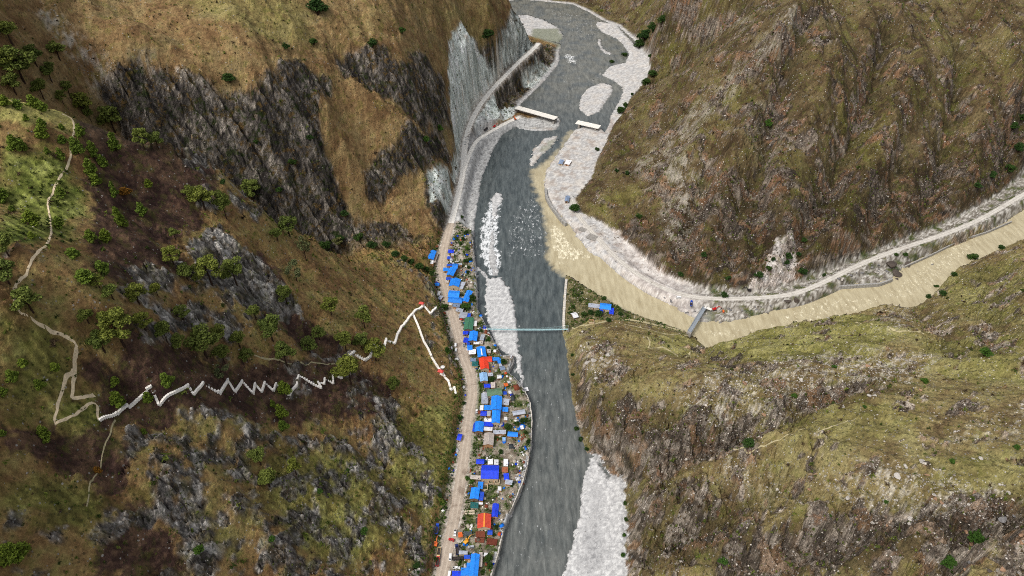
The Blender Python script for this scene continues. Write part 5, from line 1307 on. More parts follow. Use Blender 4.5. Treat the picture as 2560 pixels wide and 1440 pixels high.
def vehicle(u, v, kind, colr, heading, label, z=None, name=None):
    p = ground(u, v) if z is None else at_z(u, v, z)
    zr = float(H(p[0], p[1])) + .18
    cat = {'van': 'van', 'pickup': 'pickup', 'suv': 'car', 'truck': 'truck', 'tanker': 'truck'}[kind]
    root = empty(name or {'van': 'parked_van', 'pickup': 'pickup_truck', 'suv': 'parked_car', 'truck': 'cargo_truck', 'tanker': 'cargo_truck'}[kind], (p[0], p[1], zr), math.radians(heading), label, cat); pm = PAINT[colr]
    if kind == 'van':
        MB().extrude([(-2.5, .35), (2.5, .35), (2.6, .95), (2.2, 1.15), (1.5, 2.05), (-2.4, 2.1), (-2.55, 1.9)], 1.85).build('body', pm, root)
        MB().add([(2.22, -.8, 1.2), (2.22, .8, 1.2), (1.58, .75, 2.0), (1.58, -.75, 2.0)], [(0, 1, 2, 3)]).build('windscreen', m_glass, root)
        for s_ in (-1, 1): MB().box(-.3, s_ * .93, 1.25, 3.2, .03, .6).build('side_window', m_glass, root)
        wheels(root, (-1.6, 1.6), .84); lamps(root, 2.58, .75, .7)
    elif kind == 'pickup':
        MB().extrude([(-2.6, .4), (2.6, .4), (2.65, .95), (1.4, 1.1), (1.35, 1.12), (-.3, 1.1), (-2.6, 1.05)], 1.85).build('body', pm, root)
        cb = MB().extrude([(-.45, 1.05), (1.45, 1.05), (.95, 1.75), (-.3, 1.78)], 1.7).build('cabin', m_glass, root)
        MB().box(.32, 0, 1.74, 1.35, 1.6, .07).build('cabin_roof', pm, cb)
        MB().box(-1.6, 0, 1.02, 1.85, 1.55, .06).build('cargo_bed', m_dark, root)
        for s_ in (-1, 1): MB().box(-1.6, s_ * .86, 1.0, 1.95, .12, .35).build('bed_side', pm, root)
        wheels(root, (-1.65, 1.65), .84, 1.05); lamps(root, 2.6, .75, .7)
    elif kind == 'suv':
        MB().extrude([(-2.3, .4), (2.3, .4), (2.35, .9), (1.1, 1.1), (-2.3, 1.12), (-2.38, .8)], 1.85).build('body', pm, root)
        cb = MB().extrude([(-2.25, 1.1), (1.15, 1.08), (.55, 1.75), (-2.05, 1.78)], 1.7).build('cabin', m_glass, root)
        MB().box(-.75, 0, 1.74, 2.55, 1.6, .08).build('cabin_roof', pm, cb)
        wheels(root, (-1.45, 1.45), .84); lamps(root, 2.3, .72, .7)
    else:
        MB().extrude([(2.0, .6), (3.9, .6), (3.95, 1.5), (3.6, 2.6), (2.0, 2.65)], 2.2).build('cab', pm, root)
        MB().add([(3.97, -.95, 1.55), (3.97, .95, 1.55), (3.66, .9, 2.5), (3.66, -.9, 2.5)], [(0, 1, 2, 3)]).build('windscreen', m_glass, root)
        MB().box(-.6, 0, .75, 8.2, .9, .3).build('chassis', m_dark, root)
        if kind == 'truck':
            MB().box(-1.4, 0, 1.05, 6.2, 2.3, .18).build('cargo_floor', m_dark, root)
            for s_ in (-1, 1): MB().box(-1.4, s_ * 1.12, 1.2, 6.2, .1, .95).build('cargo_side', pm, root)
            for x_ in (-4.45, 1.65): MB().box(x_, 0, 1.2, .1, 2.3, .95).build('tailboard', pm, root)
        else:
            MB().tube([(-4.3, 0, 1.95), (-3.9, 0, 2.0), (1.3, 0, 2.0), (1.7, 0, 1.95)], [.7, 1.0, 1.0, .7], 14).build('tank', pm, root)
        wheels(root, (-3.2, -2.0, 3.0), .95, 1.35); lamps(root, 3.95, 1.0, .8)
    return root
VS = [
 (1139,864,'van','white',92,'white van parked nose up the road across from the white flat roof'),(1129,872,'suv','white',100,'white car parked hard against the hillside bush'),(1140,877,'suv','white',85,'white car parked just below the white van'),(1160,864,'pickup','silver',80,'pale pickup parked at the blue awning'),
 (1191.5,1031,'pickup','white',84,'white pickup parked on the road beside the royal blue tarp roof'),
 (1093,1324,'truck','blue',86,'blue truck standing left of the road by the slope'),(1137.6,1334,'pickup','white',268,'white pickup parked at the corner of the steel yard'),(1129,1351,'suv','red',160,'red car turning into the steel yard'),
 (1178,1369,'suv','silver',182,'silver car with dark front parked inside the steel yard'),(1097,1386,'truck','tan',268,'yellowish truck parked above the red truck on the left verge'),(1095,1404,'truck','red',88,'red truck parked on the left verge of the road'),
 (1126,1395,'van','white',270,'long white van parked on the road opposite the red truck'),(1146,1399,'truck','black',2,'dark truck parked across the yard behind the bottom house'),(1141,1421,'pickup','white',0,'white pickup parked sideways above the royal blue awning'),(1124,1436,'van','white',84,'white van at the bottom edge beside the royal blue awning'),
 (1143,1376,'truck','navy',100,'navy truck with raised load standing at the yard gate'),
 (1696,746,'van','white',178,'white van parked on the riverside road above the truss footbridge'),(1727.6,761,'truck','blue',75,'blue truck on the stony verge by the truss footbridge'),
 (1215,325,'truck','black',60,'dark tipper truck on the quarry track'),(1808,780,'suv','orange',80,'orange and white car on the verge right of the truss footbridge'),
]
for u, v, k, c_, hd, lab in VS: vehicle(u, v, k, c_, hd, lab)
def excavator(u, v, colr, heading, label, s=1.0, reach=1.0):
    p = ground(u, v); root = empty('excavator', (p[0], p[1], float(H(p[0], p[1])) + .15), math.radians(heading), label, 'excavator'); root.scale = (s, s, s); pm = PAINT[colr]
    for s_ in (-1, 1):
        MB().extrude([(-1.9, .25), (-1.6, 0), (1.6, 0), (1.9, .25), (1.9, .6), (1.6, .85), (-1.6, .85), (-1.9, .6)], .55, 0, (0, s_ * 1.05, 0)).build('track', m_dark, root)
    MB().extrude([(-2.1, .95), (1.4, .95), (1.5, 1.3), (.6, 1.9), (-2.0, 2.0), (-2.3, 1.5)], 2.5).build('engine_house', pm, root)
    cb = MB().extrude([(.0, 1.3), (1.6, 1.3), (1.5, 2.9), (.1, 2.95)], 1.0, 0, (0, .75, 0)).build('cab', pm, root)
    MB().box(.8, .75, 1.9, 1.72, .9, .85).build('cab_window', m_glass, cb)
    MB().beam((1.2, -.2, 1.5), (3.3, -.2, 4.3), .45, .5).beam((3.3, -.2, 4.3), (5.2 * reach, -.2, 4.0), .42, .5).build('boom', pm, root)
    MB().beam((5.2 * reach, -.2, 4.05), (7.2 * reach, -.2, 1.6), .36, .42).build('arm', pm, root)
    MB().tube([(2.2, -.2, 1.9), (3.6, -.2, 3.9)], .12, 6).build('ram', PAINT['silver'], root)
    MB().extrude([(6.6 * reach, .5), (7.6 * reach, .7), (7.5 * reach, 1.7), (7.0 * reach, 1.6)], 1.2, 0, (0, -.2, 0)).build('bucket', m_dark, root)
excavator(1166, 1356, 'yellow', 48, 'yellow excavator reaching over the steel stacks in the yard')
excavator(1288, 299, 'orange', 110, 'orange excavator at the root of the long unfinished bridge')
excavator(1786, 775, 'red', 10, 'red digger beside the truss footbridge landing')
excavator(1090, 1362, 'orange', 82, 'orange loader crane on the left verge above the parked trucks', .9)
excavator(1872, 727, 'black', 170, 'dark digger at the foot of the pink scree fan')
excavator(1236, 318, 'red', 40, 'rust red digger working along the quarry track')
# ------------------------------------------------------------------ stacks, beams, tanks, umbrellas
def stack(u, v, wpx, hpx, rot, n, layers, matl, piece, label, cat, nm, zb=8.7, round_=False):
    c_ = at_z(u, v, zb + .4); w, l = px_size(u, v, wpx, hpx, zb)
    root = empty(nm, (c_[0], c_[1], float(H(c_[0], c_[1]))), math.radians(rot), label, cat)
    for j in range(layers):
        for k in range(n):
            yy = -l / 2 + l * (k + .5) / n
            if round_: MB().tube([(-w / 2, yy, .3 + j * .4), (w / 2, yy, .3 + j * .4)], min(l / n * .42, .35), 8).build(piece, matl, root)
            else: MB().box(random.uniform(-.1, .1), yy, .1 + j * .5, w * random.uniform(.92, 1), l / n * .8, .42).build(piece, matl, root)
m_rust = mat('rusty_steel', lin(124, 70, 52), .8, .2, .3); m_rust2 = mat('brown_steel', lin(112, 58, 44), .8, .2, .3); m_beamc = mat('cast_beam', lin(206, 192, 168), .9, .1, .15)
stack(1201, 1337, 25, 15, 4, 6, 3, m_rust, 'girder', 'rusty girders stacked under the coral red house', 'girders', 'girder_stack')
stack(1199, 1351, 24, 10, -4, 3, 2, m_rust, 'girder', 'two rows of rusty girders in the middle of the yard', 'girders', 'girder_stack')
stack(1230, 1355, 27, 15, -8, 5, 3, m_rust2, 'girder', 'dark red girders stacked against the river wall', 'girders', 'girder_stack')
stack(1174.5, 1278, 25, 4, 2, 1, 2, m_beamc, 'beam', 'upper of two pale cast beams lying below the teal roof', 'beam', 'concrete_beam')
stack(1174.5, 1284, 25, 4, 2, 1, 2, m_beamc, 'beam', 'lower of two pale cast beams lying below the teal roof', 'beam', 'concrete_beam')
stack(1170, 1334, 20, 13, 0, 5, 2, mat('grey_tank', lin(70, 80, 86), .5, .3, .15), 'pipe', 'dark grey pipes stacked beside the yellow excavator', 'pipes', 'pipe_stack', round_=True)
stack(1151, 1337, 11, 12, 10, 4, 2, PAINT['orange'], 'crate_board', 'orange crates at the gate of the steel yard', 'crates', 'crate_stack')
stack(1457, 571, 20, 9, -38, 5, 1, m_concd, 'panel', 'upper row of grey panels laid by the pale landslip', 'panels', 'panel_stack', 5.5)
stack(1480, 591, 26, 13, -36, 8, 1, m_concd, 'panel', 'lower row of grey panels laid by the pale landslip', 'panels', 'panel_stack', 5.5)
stack(1326, 377, 10, 4, 62, 2, 1, m_conc, 'block', 'longer pale concrete block beside the narrow island', 'block', 'concrete_block', 1.2)
stack(1321, 390, 7, 4, 62, 2, 1, m_conc, 'block', 'shorter pale concrete block beside the narrow island', 'block', 'concrete_block', 1.2)
stack(1265, 962, 10, 8, 20, 4, 2, PAINT['orange'], 'scrap_bar', 'orange scrap heap above the river wall bend', 'scrap', 'scrap_heap')
def parasol(u, v, colr, label):
    p = ground(u, v); root = empty('parasol', p, 0, label, 'parasol')
    MB().tube([(0, 0, -.3), (0, 0, 2.5)], .05, 6).build('pole', PAINT['silver'], root)
    n = 8; R = 1.5
    MB().add([(0, 0, 2.7)] + [(R * math.cos(2 * math.pi * k / n), R * math.sin(2 * math.pi * k / n), 2.15) for k in range(n)] + [(0, 0, 2.55)], [(0, 1 + k, 1 + (k + 1) % n) for k in range(n)] + [(n + 1, 1 + (k + 1) % n, 1 + k) for k in range(n)]).build('canopy', PAINT[colr], root)
parasol(1153, 802, 'red', 'red parasol at the roadside corner of the green hall')
print('village', time.time() - T0)
# ------------------------------------------------------------------ naming by landmark
LANDMARKS = {
 'the upper bend of the ridge path': (185, 320), 'the grassy ridge crest': (40, 275), 'the scorched hollow': (420, 520), 'the grey slab outcrop': (640, 720), 'the lower bend of the ridge path': (190, 865),
 'the middle of the ridge path': (60, 680), 'the left end of the zigzag stairway': (249, 1053), 'the middle of the zigzag stairway': (580, 970), 'the right end of the zigzag stairway': (850, 940),
 'the upper red pavilion': (1055, 760), 'the lower red pavilion': (1102, 931), 'the dark ravine': (800, 590), 'the grey boulder slope': (450, 1300), 'the pale quarry cliff': (1170, 230), 'the long unfinished bridge': (1340, 280),
 'the short unfinished bridge': (1470, 312), 'the gravel island': (1490, 250), 'the grey gabled hut': (1418, 495), 'the pink scree fan': (1930, 690), 'the truss footbridge': (1745, 800), 'the far end of the suspension footbridge': (1420, 822),
 'the farmhouse between the rivers': (1514, 765), 'the green riverside plot': (2150, 700), 'the rocky far mountain face': (1900, 300), 'the green near hillside': (2050, 850), 'the stony near hillside': (2250, 1150), 'the corner outcrop': (2480, 1370),
 'the great royal blue house': (1225, 1179), 'the coral red house': (1210, 1302), 'the bright red house': (1210, 908), 'the green hall': (1172, 808), 'the largest blue house': (1241, 1007), 'the twin roofed hall': (1137, 742), 'the topmost blue kiosk': (1127, 628),
 'the bottom gravel bar': (1500, 1300), 'the brown slope over the ravine': (640, 120), 'the steep dark bank': (1560, 1080), 'the bend of the riverside road': (2000, 735), 'the right end of the brown river': (2480, 600),
}
ORD = ['', ', second nearest', ', third nearest', ', fourth nearest', ', fifth nearest', ', sixth nearest', ', seventh nearest', ', eighth nearest', ', ninth nearest', ', tenth nearest', ', eleventh nearest', ', twelfth nearest', ', thirteenth nearest', ', fourteenth nearest', ', fifteenth nearest']
_named = []
def name_later(o, phrase, u, v): _named.append((o, phrase, u, v))
def name_all():
    g_ = {}
    for o, ph, u, v in _named:
        lm = min(LANDMARKS, key=lambda k: (LANDMARKS[k][0] - u) ** 2 + (LANDMARKS[k][1] - v) ** 2); a, b = LANDMARKS[lm]
        dx, dy = u - a, v - b
        dr = ('right of' if dx > 0 else 'left of') if abs(dx) > abs(dy) else ('below' if dy > 0 else 'above')
        g_.setdefault((ph, dr, lm), []).append((math.hypot(dx, dy), o))
    for (ph, dr, lm), L in g_.items():
        L.sort(key=lambda t: t[0])
        for k, (_, o) in enumerate(L): o['label'] = f'{ph} {dr} {lm}' + ORD[min(k, len(ORD) - 1)]

# ------------------------------------------------------------------ trees and shrubs, one metre tall before scaling
def leaves(rs, clumps, n, size, flat=.7):
    """small leaf faces through the volume of the clumps"""
    cl_ = np.array(clumps); w = cl_[:, 3] ** 2; w = w / w.sum()
    k = rs.choice(len(cl_), n, p=w)
    d = rs.normal(size=(n, 3)); d /= np.linalg.norm(d, axis=1)[:, None]
    r = rs.uniform(.35, 1, n) ** .5
    c_ = cl_[k, :3] + d * (cl_[k, 3] * r)[:, None] * np.array([1, 1, flat])
    a = rs.normal(size=(n, 3)) * .8 + d * .3; a[:, 2] *= .6; a /= np.linalg.norm(a, axis=1)[:, None]
    b = np.cross(a, rs.normal(size=(n, 3))); b /= np.linalg.norm(b, axis=1)[:, None]
    s_ = size * rs.uniform(.6, 1.35, n)[:, None]
    V = np.stack([c_ - a * s_ * .5 - b * s_ * .32, c_ - a * s_ * .4 + b * s_ * .36, c_ + a * s_ * .7], 1).reshape(-1, 3)
    me = bpy.data.meshes.new('crown'); me.from_pydata(V.tolist(), [], np.arange(n * 3).reshape(-1, 3).tolist()); me.update()
    return me
def foliage(name, dark, light):
    m = new_mat(name, rough=.8, spec=.15); n = NT(m); oi = n.n('ShaderNodeObjectInfo').outputs['Random']
    g_ = n.n('ShaderNodeNewGeometry'); f = n.noise(.55, 3, .6, g_.outputs['Position'])
    ri = n.math('ADD', n.math('MULTIPLY', g_.outputs['Random Per Island'], .45), n.math('MULTIPLY', f, .6))
    c_ = n.mix(n.math('SUBTRACT', ri, .08, True), tuple(dark), tuple(light))
    c_ = n.mix(1.0, c_, n.ramp(oi, [(0, (.80, .86, .9)), (.5, (1, 1, 1)), (1, (1.2, 1.1, .9))]), 'MULTIPLY')
    n.l(c_, n.b.inputs['Base Color']); return m
FOL = {'pine': foliage('pine_needles', lin(60, 72, 30), lin(136, 146, 68)), 'young': foliage('young_needles', lin(60, 80, 26), lin(132, 150, 56)), 'dark': foliage('dark_leaves', lin(24, 44, 18), lin(62, 88, 36)), 'dry': foliage('dry_needles', lin(96, 66, 22), lin(146, 104, 40)), 'bright': foliage('bright_leaves', lin(34, 62, 20), lin(76, 106, 38)), 'thin': foliage('thin_needles', lin(66, 74, 46), lin(128, 130, 84))}
m_bark = mat('pine_bark', lin(58, 44, 36), .95, .1, .3)
def pine_variant(seed, sparse=False):
    rs = np.random.RandomState(seed); n = 9 if sparse else 15; cl_ = []; t = MB()
    lean = rs.uniform(-.05, .05, 2)
    spine = [(lean[0] * z_ * z_, lean[1] * z_ * z_, z_ - .06) for z_ in np.linspace(0, .98, 7)]
    t.tube(spine, [.030, .026, .022, .018, .014, .009, .004], 6)
    for k in range(n):
        z_ = rs.uniform(.46, .95); rad = (.34 if z_ < .85 else .18) * rs.uniform(.35, 1) * (1 - .35 * abs(z_ - .66) / .4); an = k * 2.4 + rs.uniform(-.5, .5)
        p = (rad * math.cos(an), rad * math.sin(an), z_ + rs.uniform(0, .05)); cl_.append((*p, rs.uniform(.10, .17) * (.8 if sparse else 1)))
        t.tube([(lean[0] * z_ * z_, lean[1] * z_ * z_, z_ - .14), (p[0] * .5, p[1] * .5, z_ - .05), p], [.010, .007, .003], 4)
    return t.mesh('trunk'), leaves(rs, cl_, 900 if sparse else 2400, .058)
def young_variant(seed):
    rs = np.random.RandomState(seed); cl_ = []; t = MB(); t.tube([(0, 0, -.08), (0, 0, .5), (0, 0, .9)], [.045, .03, .01], 6)
    for k in range(16):
        z_ = .12 + .8 * (k / 15) ** .9; rad = .34 * (1 - z_) ** .7 * rs.uniform(.4, 1); an = k * 2.4 + rs.uniform(-.4, .4)
        cl_.append((rad * math.cos(an), rad * math.sin(an), z_, .20 * (1.12 - z_ * .7) * rs.uniform(.75, 1.2)))
    return t.mesh('trunk'), leaves(rs, cl_, 1500, .095)
def shrub_variant(seed):
    rs = np.random.RandomState(seed); cl_ = []; t = MB()
    for k in range(5):
        an = k * 1.26 + rs.uniform(-.3, .3); t.tube([(0, 0, -.1), (.12 * math.cos(an), .12 * math.sin(an), .3), (.26 * math.cos(an), .26 * math.sin(an), .62)], [.035, .025, .01], 5)
    for k in range(13):
        an = rs.uniform(0, 6.28); rad = rs.uniform(0, .36); z_ = rs.uniform(.22, .72) * (1.15 - rad)
        cl_.append((rad * math.cos(an), rad * math.sin(an), z_ + .05, rs.uniform(.16, .27)))
    return t.mesh('stem'), leaves(rs, cl_, 1200, .10)
VAR = {'pine': [pine_variant(s_) for s_ in (1, 2, 3, 4)], 'thin': [pine_variant(s_, True) for s_ in (11, 12)], 'young': [young_variant(s_) for s_ in (5, 6, 7)], 'shrub': [shrub_variant(s_) for s_ in (8, 9, 10)]}
for L in VAR.values():
    for a, b in L: a.materials.append(m_bark); b.materials.append(FOL['pine'])
NAME = {'pine': ('pine_tree', 'tree', 'pines on the near slope', 'trunk', 'crown'), 'thin': ('pine_tree', 'tree', 'pines on the near slope', 'trunk', 'crown'), 'young': ('young_pine', 'tree', 'young pines on the grass', 'trunk', 'crown'), 'shrub': ('shrub', 'shrub', 'shrubs', 'stem', 'crown')}
def plant(kind, u, v, hpx, wpx, fol, phrase, zbase=None):
    p = ground(u, v) if zbase is None else at_z(u, v, zbase); d = ray(u, v); depth = (p[1] * CP - (p[2] - CAMZ) * SP)
    dep = math.atan2(-d[2], math.hypot(d[0], d[1])); s_ = depth / FPX
    w = wpx * s_ * (1.0 if kind != 'young' else 1.05); 
    h = max((hpx * s_ - w * math.sin(dep) * .35) / math.cos(dep), w * .62) if kind != 'shrub' else max(w * .75, hpx * s_ * .9)
    if kind in ('pine', 'thin'): h = max(h, w * 1.0)
    nm, cat, grp, tn, cn_ = NAME[kind]
    rs = random.Random(int(u * 7 + v * 13)); tr, cr_ = rs.choice(VAR[kind])
    root = empty(nm, (p[0], p[1], float(H(p[0], p[1])) if zbase is None else zbase), rs.uniform(0, 6.28), None, cat, grp)
    ws = w / (.78 if kind in ('pine', 'thin') else .82)
    root.scale = (ws, ws, h)
    link(tn, tr, None, root)
    o = link(cn_, cr_, None, root); o.material_slots[0].link = 'OBJECT'; o.material_slots[0].material = FOL[fol]
    name_later(root, phrase, u, v); return root
TALL = [(20,180,60,58),(92,165,54,50),(40,235,50,52),(130,205,52,44),(175,238,40,34),(470,700,48,42),(365,828,56,50),(600,868,50,46),(640,800,46,40),(800,850,40,38),(905,872,44,40),(480,500,40,38),(250,720,40,38),(395,740,40,36),(460,800,44,42),(215,288,58,58),(287,329,64,66),(362,374,60,46),(396,372,44,40),(160,262,40,26),(229,305,45,22),(512,522,62,62),(567,548,74,46),(632,500,58,55),(725,592,58,50),(695,602,34,38),(435,662,54,50),(530,712,84,76),(592,712,74,62),(283,748,46,44),(348,758,58,54),(310,864,108,92),(262,880,56,62),(222,808,44,42),(420,858,68,50),(516,892,72,88),(562,908,58,50),(552,845,40,42),(682,852,74,64),(718,916,68,55),(776,882,46,46),(718,762,58,46),(829,788,52,46),(912,820,60,48),(940,902,64,60),(866,878,60,50),(878,962,88,74),(985,978,40,36),(652,1162,52,50),(674,1216,52,60),(741,1186,48,38),(22,640,70,60),(24,710,74,72),(82,780,74,74),(60,205,84,86),(30,110,60,60),(110,248,56,46),(150,150,50,46),(440,600,34,30),(450,872,46,44),(620,905,40,38)]
THIN = [(766,652,66,42),(742,702,58,50),(848,622,36,34),(560,950,48,50)]
YOUNG = [(68,302,20,17),(107,318,27,26),(108,345,38,36),(40,372,42,38),(58,376,36,30),(159,358,26,26),(120,384,19,16),(154,396,32,22),(156,324,18,16),(195,382,46,36),(205,340,36,28),(235,386,40,28),(292,378,54,34),(260,418,38,30),(233,440,52,36),(242,460,34,34),(290,492,44,22),(373,468,26,24),(155,490,28,26),(8,497,38,38),(83,562,46,46),(150,566,32,28),(32,528,18,18),(231,602,36,32),(268,602,38,34),(81,596,22,24),(184,642,28,42),(258,682,40,44),(213,702,34,54),(305,566,58,26),(357,536,36,30),(15,264,30,30),(45,268,24,30),(85,266,34,36),(108,276,28,30),(300,1014,50,40),(374,1004,34,28),(419,962,40,38),(711,980,36,36),(683,1016,22,16),(704,1042,40,32),(708,1072,28,28),(361,1084,18,16),(36,1400,64,68),(115,1094,42,34),(10,1088,20,20),(10,986,26,26),(34,950,36,36),(101,970,30,28),(60,914,26,30),(140,925,26,26),(290,960,26,26)]
for u, v, h, w in TALL: plant('pine', u, v, h, w, 'pine', 'olive green spreading pine' if w > 52 else 'olive green slender pine')
for u, v, h, w in THIN: plant('thin', u, v, h, w, 'thin', 'thinly needled pine with bare trunk')
for u, v, h, w in YOUNG: plant('young', u, v, h, w, 'young', 'large bushy young pine' if w > 32 else 'small bushy young pine')
plant('young', 312, 486, 24, 32, 'dry', 'rust coloured dying young pine')
plant('young', 245, 1180, 20, 20, 'dry', 'small rust coloured dying shrub')
SHR = [ # u, v(base), h, w, foliage
 (1113,776,24,18,'dark'),(1166,776,26,25,'bright'),(1181,752,24,16,'dark'),(1164,655,12,14,'dark'),(1174,652,12,13,'dark'),(1170,684,14,10,'dark'),(1172,672,12,9,'dark'),(1048,672,16,22,'dark'),(1066,676,14,18,'dark'),(1030,660,14,18,'dark'),(1010,652,14,20,'dark'),(1079,686,10,14,'dark'),
 (1119,880,20,14,'bright'),(1259,909,17,16,'dark'),(1230,951,14,14,'dark'),(1194,831,10,10,'dark'),(1204,830,10,9,'dark'),(1222,850,13,11,'bright'),(1220,872,9,9,'dark'),(1270,1071,15,18,'dark'),(1292,1062,14,14,'dark'),(1305,1056,15,14,'dark'),(1314,1053,15,12,'dark'),(1320,1110,22,10,'dark'),(1314,1085,14,10,'dark'),(1252,1132,14,12,'dark'),(1280,1215,12,10,'dark'),(1222,1400,22,20,'dark'),(1226,1418,20,16,'dark'),(1206,1433,14,12,'dark'),(1240,1322,18,10,'dark'),(1234,1338,12,10,'dark'),(1160,1298,10,8,'dark'),(1180,1204,10,12,'bright'),(1168,1197,8,12,'bright'),(1155,545,10,8,'dark'),(1158,600,12,10,'dark'),(1165,585,12,10,'dark'),(1150,612,10,10,'bright'),(1140,598,10,10,'bright'),(1168,625,9,9,'bright'),
 (1495,788,12,20,'dark'),(1475,784,12,14,'dark'),(1460,790,12,14,'dark'),(1550,788,9,12,'dark'),(1510,748,9,12,'dark'),(1445,740,8,7,'dark'),(1455,734,8,7,'dark'),(1450,752,8,7,'dark'),(1432,770,10,9,'dark'),(1425,785,10,8,'dark'),(1522,804,9,14,'dark'),
 (1438,528,24,25,'dark'),(1596,545,17,15,'dark'),(1920,315,22,21,'bright'),(1612,100,34,36,'dark'),(1632,80,30,28,'dark'),(1598,118,26,26,'dark'),(1655,58,24,20,'dark'),(1552,282,22,24,'dark'),(1564,268,16,16,'dark'),(1632,192,20,22,'dark'),(1614,210,18,20,'dark'),(1580,238,9,8,'dark'),(1492,376,11,11,'dark'),(1541,430,13,11,'dark'),(1568,436,13,11,'dark'),(1560,142,10,16,'dark'),(1530,158,8,12,'dark'),(1625,145,12,10,'dark'),
 (1896,692,20,22,'dark'),(1920,676,16,14,'dark'),(1932,652,14,10,'dark'),(1968,648,22,18,'dark'),(2004,684,22,22,'dark'),(2008,604,14,14,'dark'),(1966,660,14,14,'dark'),(1810,740,10,18,'dark'),(2262,640,12,14,'dark'),(2530,325,26,24,'dark'),(2545,380,28,24,'dark'),(2520,430,26,24,'dark'),(2480,445,20,22,'dark'),(2440,470,18,20,'dark'),(2552,300,22,20,'dark'),(1760,640,14,16,'dark'),(1700,690,14,14,'dark'),(1820,700,14,14,'dark'),(1995,640,14,12,'dark'),
 (2460,890,28,26,'bright'),(2310,956,17,17,'bright'),(2085,920,10,12,'bright'),(1985,992,12,14,'bright'),(2440,1350,40,48,'bright'),(2360,1410,30,40,'bright'),(1808,1405,20,22,'bright'),(1870,1112,24,26,'dark'),(2213,1256,10,12,'bright'),(2160,1020,10,10,'bright'),(1440,1075,14,12,'dark'),(1452,1102,14,12,'dark'),(1466,1126,12,10,'dark'),(1562,1260,12,10,'dark'),(1564,1300,12,10,'dark'),(1560,1340,12,10,'bright'),(1556,1390,14,12,'bright'),(1430,890,10,9,'dark'),(1432,940,10,9,'dark'),
 (2320,745,14,14,'dark'),(2356,738,16,18,'dark'),(2430,650,16,24,'dark'),(2500,622,12,16,'dark'),(2384,690,14,14,'dark'),(2340,720,10,12,'dark'),(2075,1290,8,8,'bright'),(2380,1156,10,14,'bright'),(2540,1120,12,14,'bright'),(2240,640,10,10,'dark'),(2060,690,10,10,'dark'),
 (1218,96,32,34,'dark'),(795,36,44,44,'dark'),(1005,84,20,18,'dark'),(932,118,26,24,'dark'),(575,205,26,30,'dark'),(715,122,20,18,'dark'),(785,112,20,20,'dark'),(730,410,20,22,'dark'),(775,350,16,16,'dark'),(860,540,16,20,'dark'),(900,600,20,24,'dark'),(1065,355,18,20,'bright'),(1100,330,24,14,'bright'),(810,620,20,30,'dark'),(930,620,18,24,'dark'),(965,615,16,20,'dark'),(990,640,14,20,'dark'),(850,600,16,20,'dark'),(560,460,14,16,'dark'),(640,360,14,14,'dark'),(700,480,16,18,'dark'),
 (500,1380,22,24,'bright'),(680,1350,16,18,'bright'),(910,1330,16,18,'bright'),(800,1230,14,14,'bright'),(870,1180,14,12,'bright'),(1040,1420,20,22,'dark'),(1090,1400,14,12,'dark'),(1100,1240,12,12,'dark'),(1135,1130,12,12,'dark'),(1150,1045,12,14,'dark'),(1160,1010,10,10,'dark'),(1104,1260,10,10,'bright'),
]
for u, v, h, w, f in SHR:
    ph = {'dark': ('broad' if w > 15 else 'small') + ' dark green bush', 'bright': ('broad' if w > 15 else 'small') + ' fresh green bush'}[f]
    o = plant('shrub', u, v, h, w, f, ph); o['group'] = 'bushes along the banks and slopes'

# ------------------------------------------------------------------ boulders, loose stones, scrub
def rock_mesh(seed, name='boulder', sub=3):
    rs = np.random.RandomState(seed); bm = bmesh.new(); bmesh.ops.create_icosphere(bm, subdivisions=sub, radius=.5)
    pl = rs.normal(size=(9, 3)); pl /= np.linalg.norm(pl, axis=1)[:, None]; off = rs.uniform(.16, .36, 9)
    sc = rs.uniform(.75, 1.25, 3)
    for v_ in bm.verts:
        c_ = np.array(v_.co)
        for a, b in zip(pl, off):
            q = c_ @ a
            if q > b: c_ = c_ - a * (q - b)
        v_.co = Vector(c_ * sc * np.array([1, 1, .8]))
    me = bpy.data.meshes.new(name); bm.to_mesh(me); bm.free(); return me
ROCKV = [rock_mesh(s_) for s_ in range(6)]
m_gr = mat('granite', lin(176, 170, 162), .9, .15, .35, .8, .5); m_dk = mat('dark_boulder', lin(84, 76, 70), .9, .15, .35, .8, .5); m_or = mat('rusty_boulder', lin(150, 120, 96), .9, .15, .35, .8, .5); m_bl = mat('slate_grey', lin(120, 118, 118), .9, .15, .35, .8, .5)
for me in ROCKV: me.materials.append(m_gr)
def boulder(u, v, wpx, m_, phrase, grp, sink=.22, flat=.8):
    p = ground(u, v); depth = (p[1] * CP - (p[2] - CAMZ) * SP); s_ = wpx * depth / FPX; rs = random.Random(int(u * 31 + v * 17))
    o = bpy.data.objects.new('boulder', rs.choice(ROCKV)); COL.objects.link(o)
    o.location = (p[0], p[1], float(H(p[0], p[1])) + s_ * flat * (.4 - sink)); o.scale = (s_ * rs.uniform(.9, 1.15), s_ * rs.uniform(.75, 1.1), s_ * flat * rs.uniform(.8, 1.15)); o.rotation_euler = (rs.uniform(-.3, .3), rs.uniform(-.3, .3), rs.uniform(0, 6.28))
    o.material_slots[0].link = 'OBJECT'; o.material_slots[0].material = m_
    o['category'] = 'boulder'; o['group'] = grp; name_later(o, phrase, u, v); return o
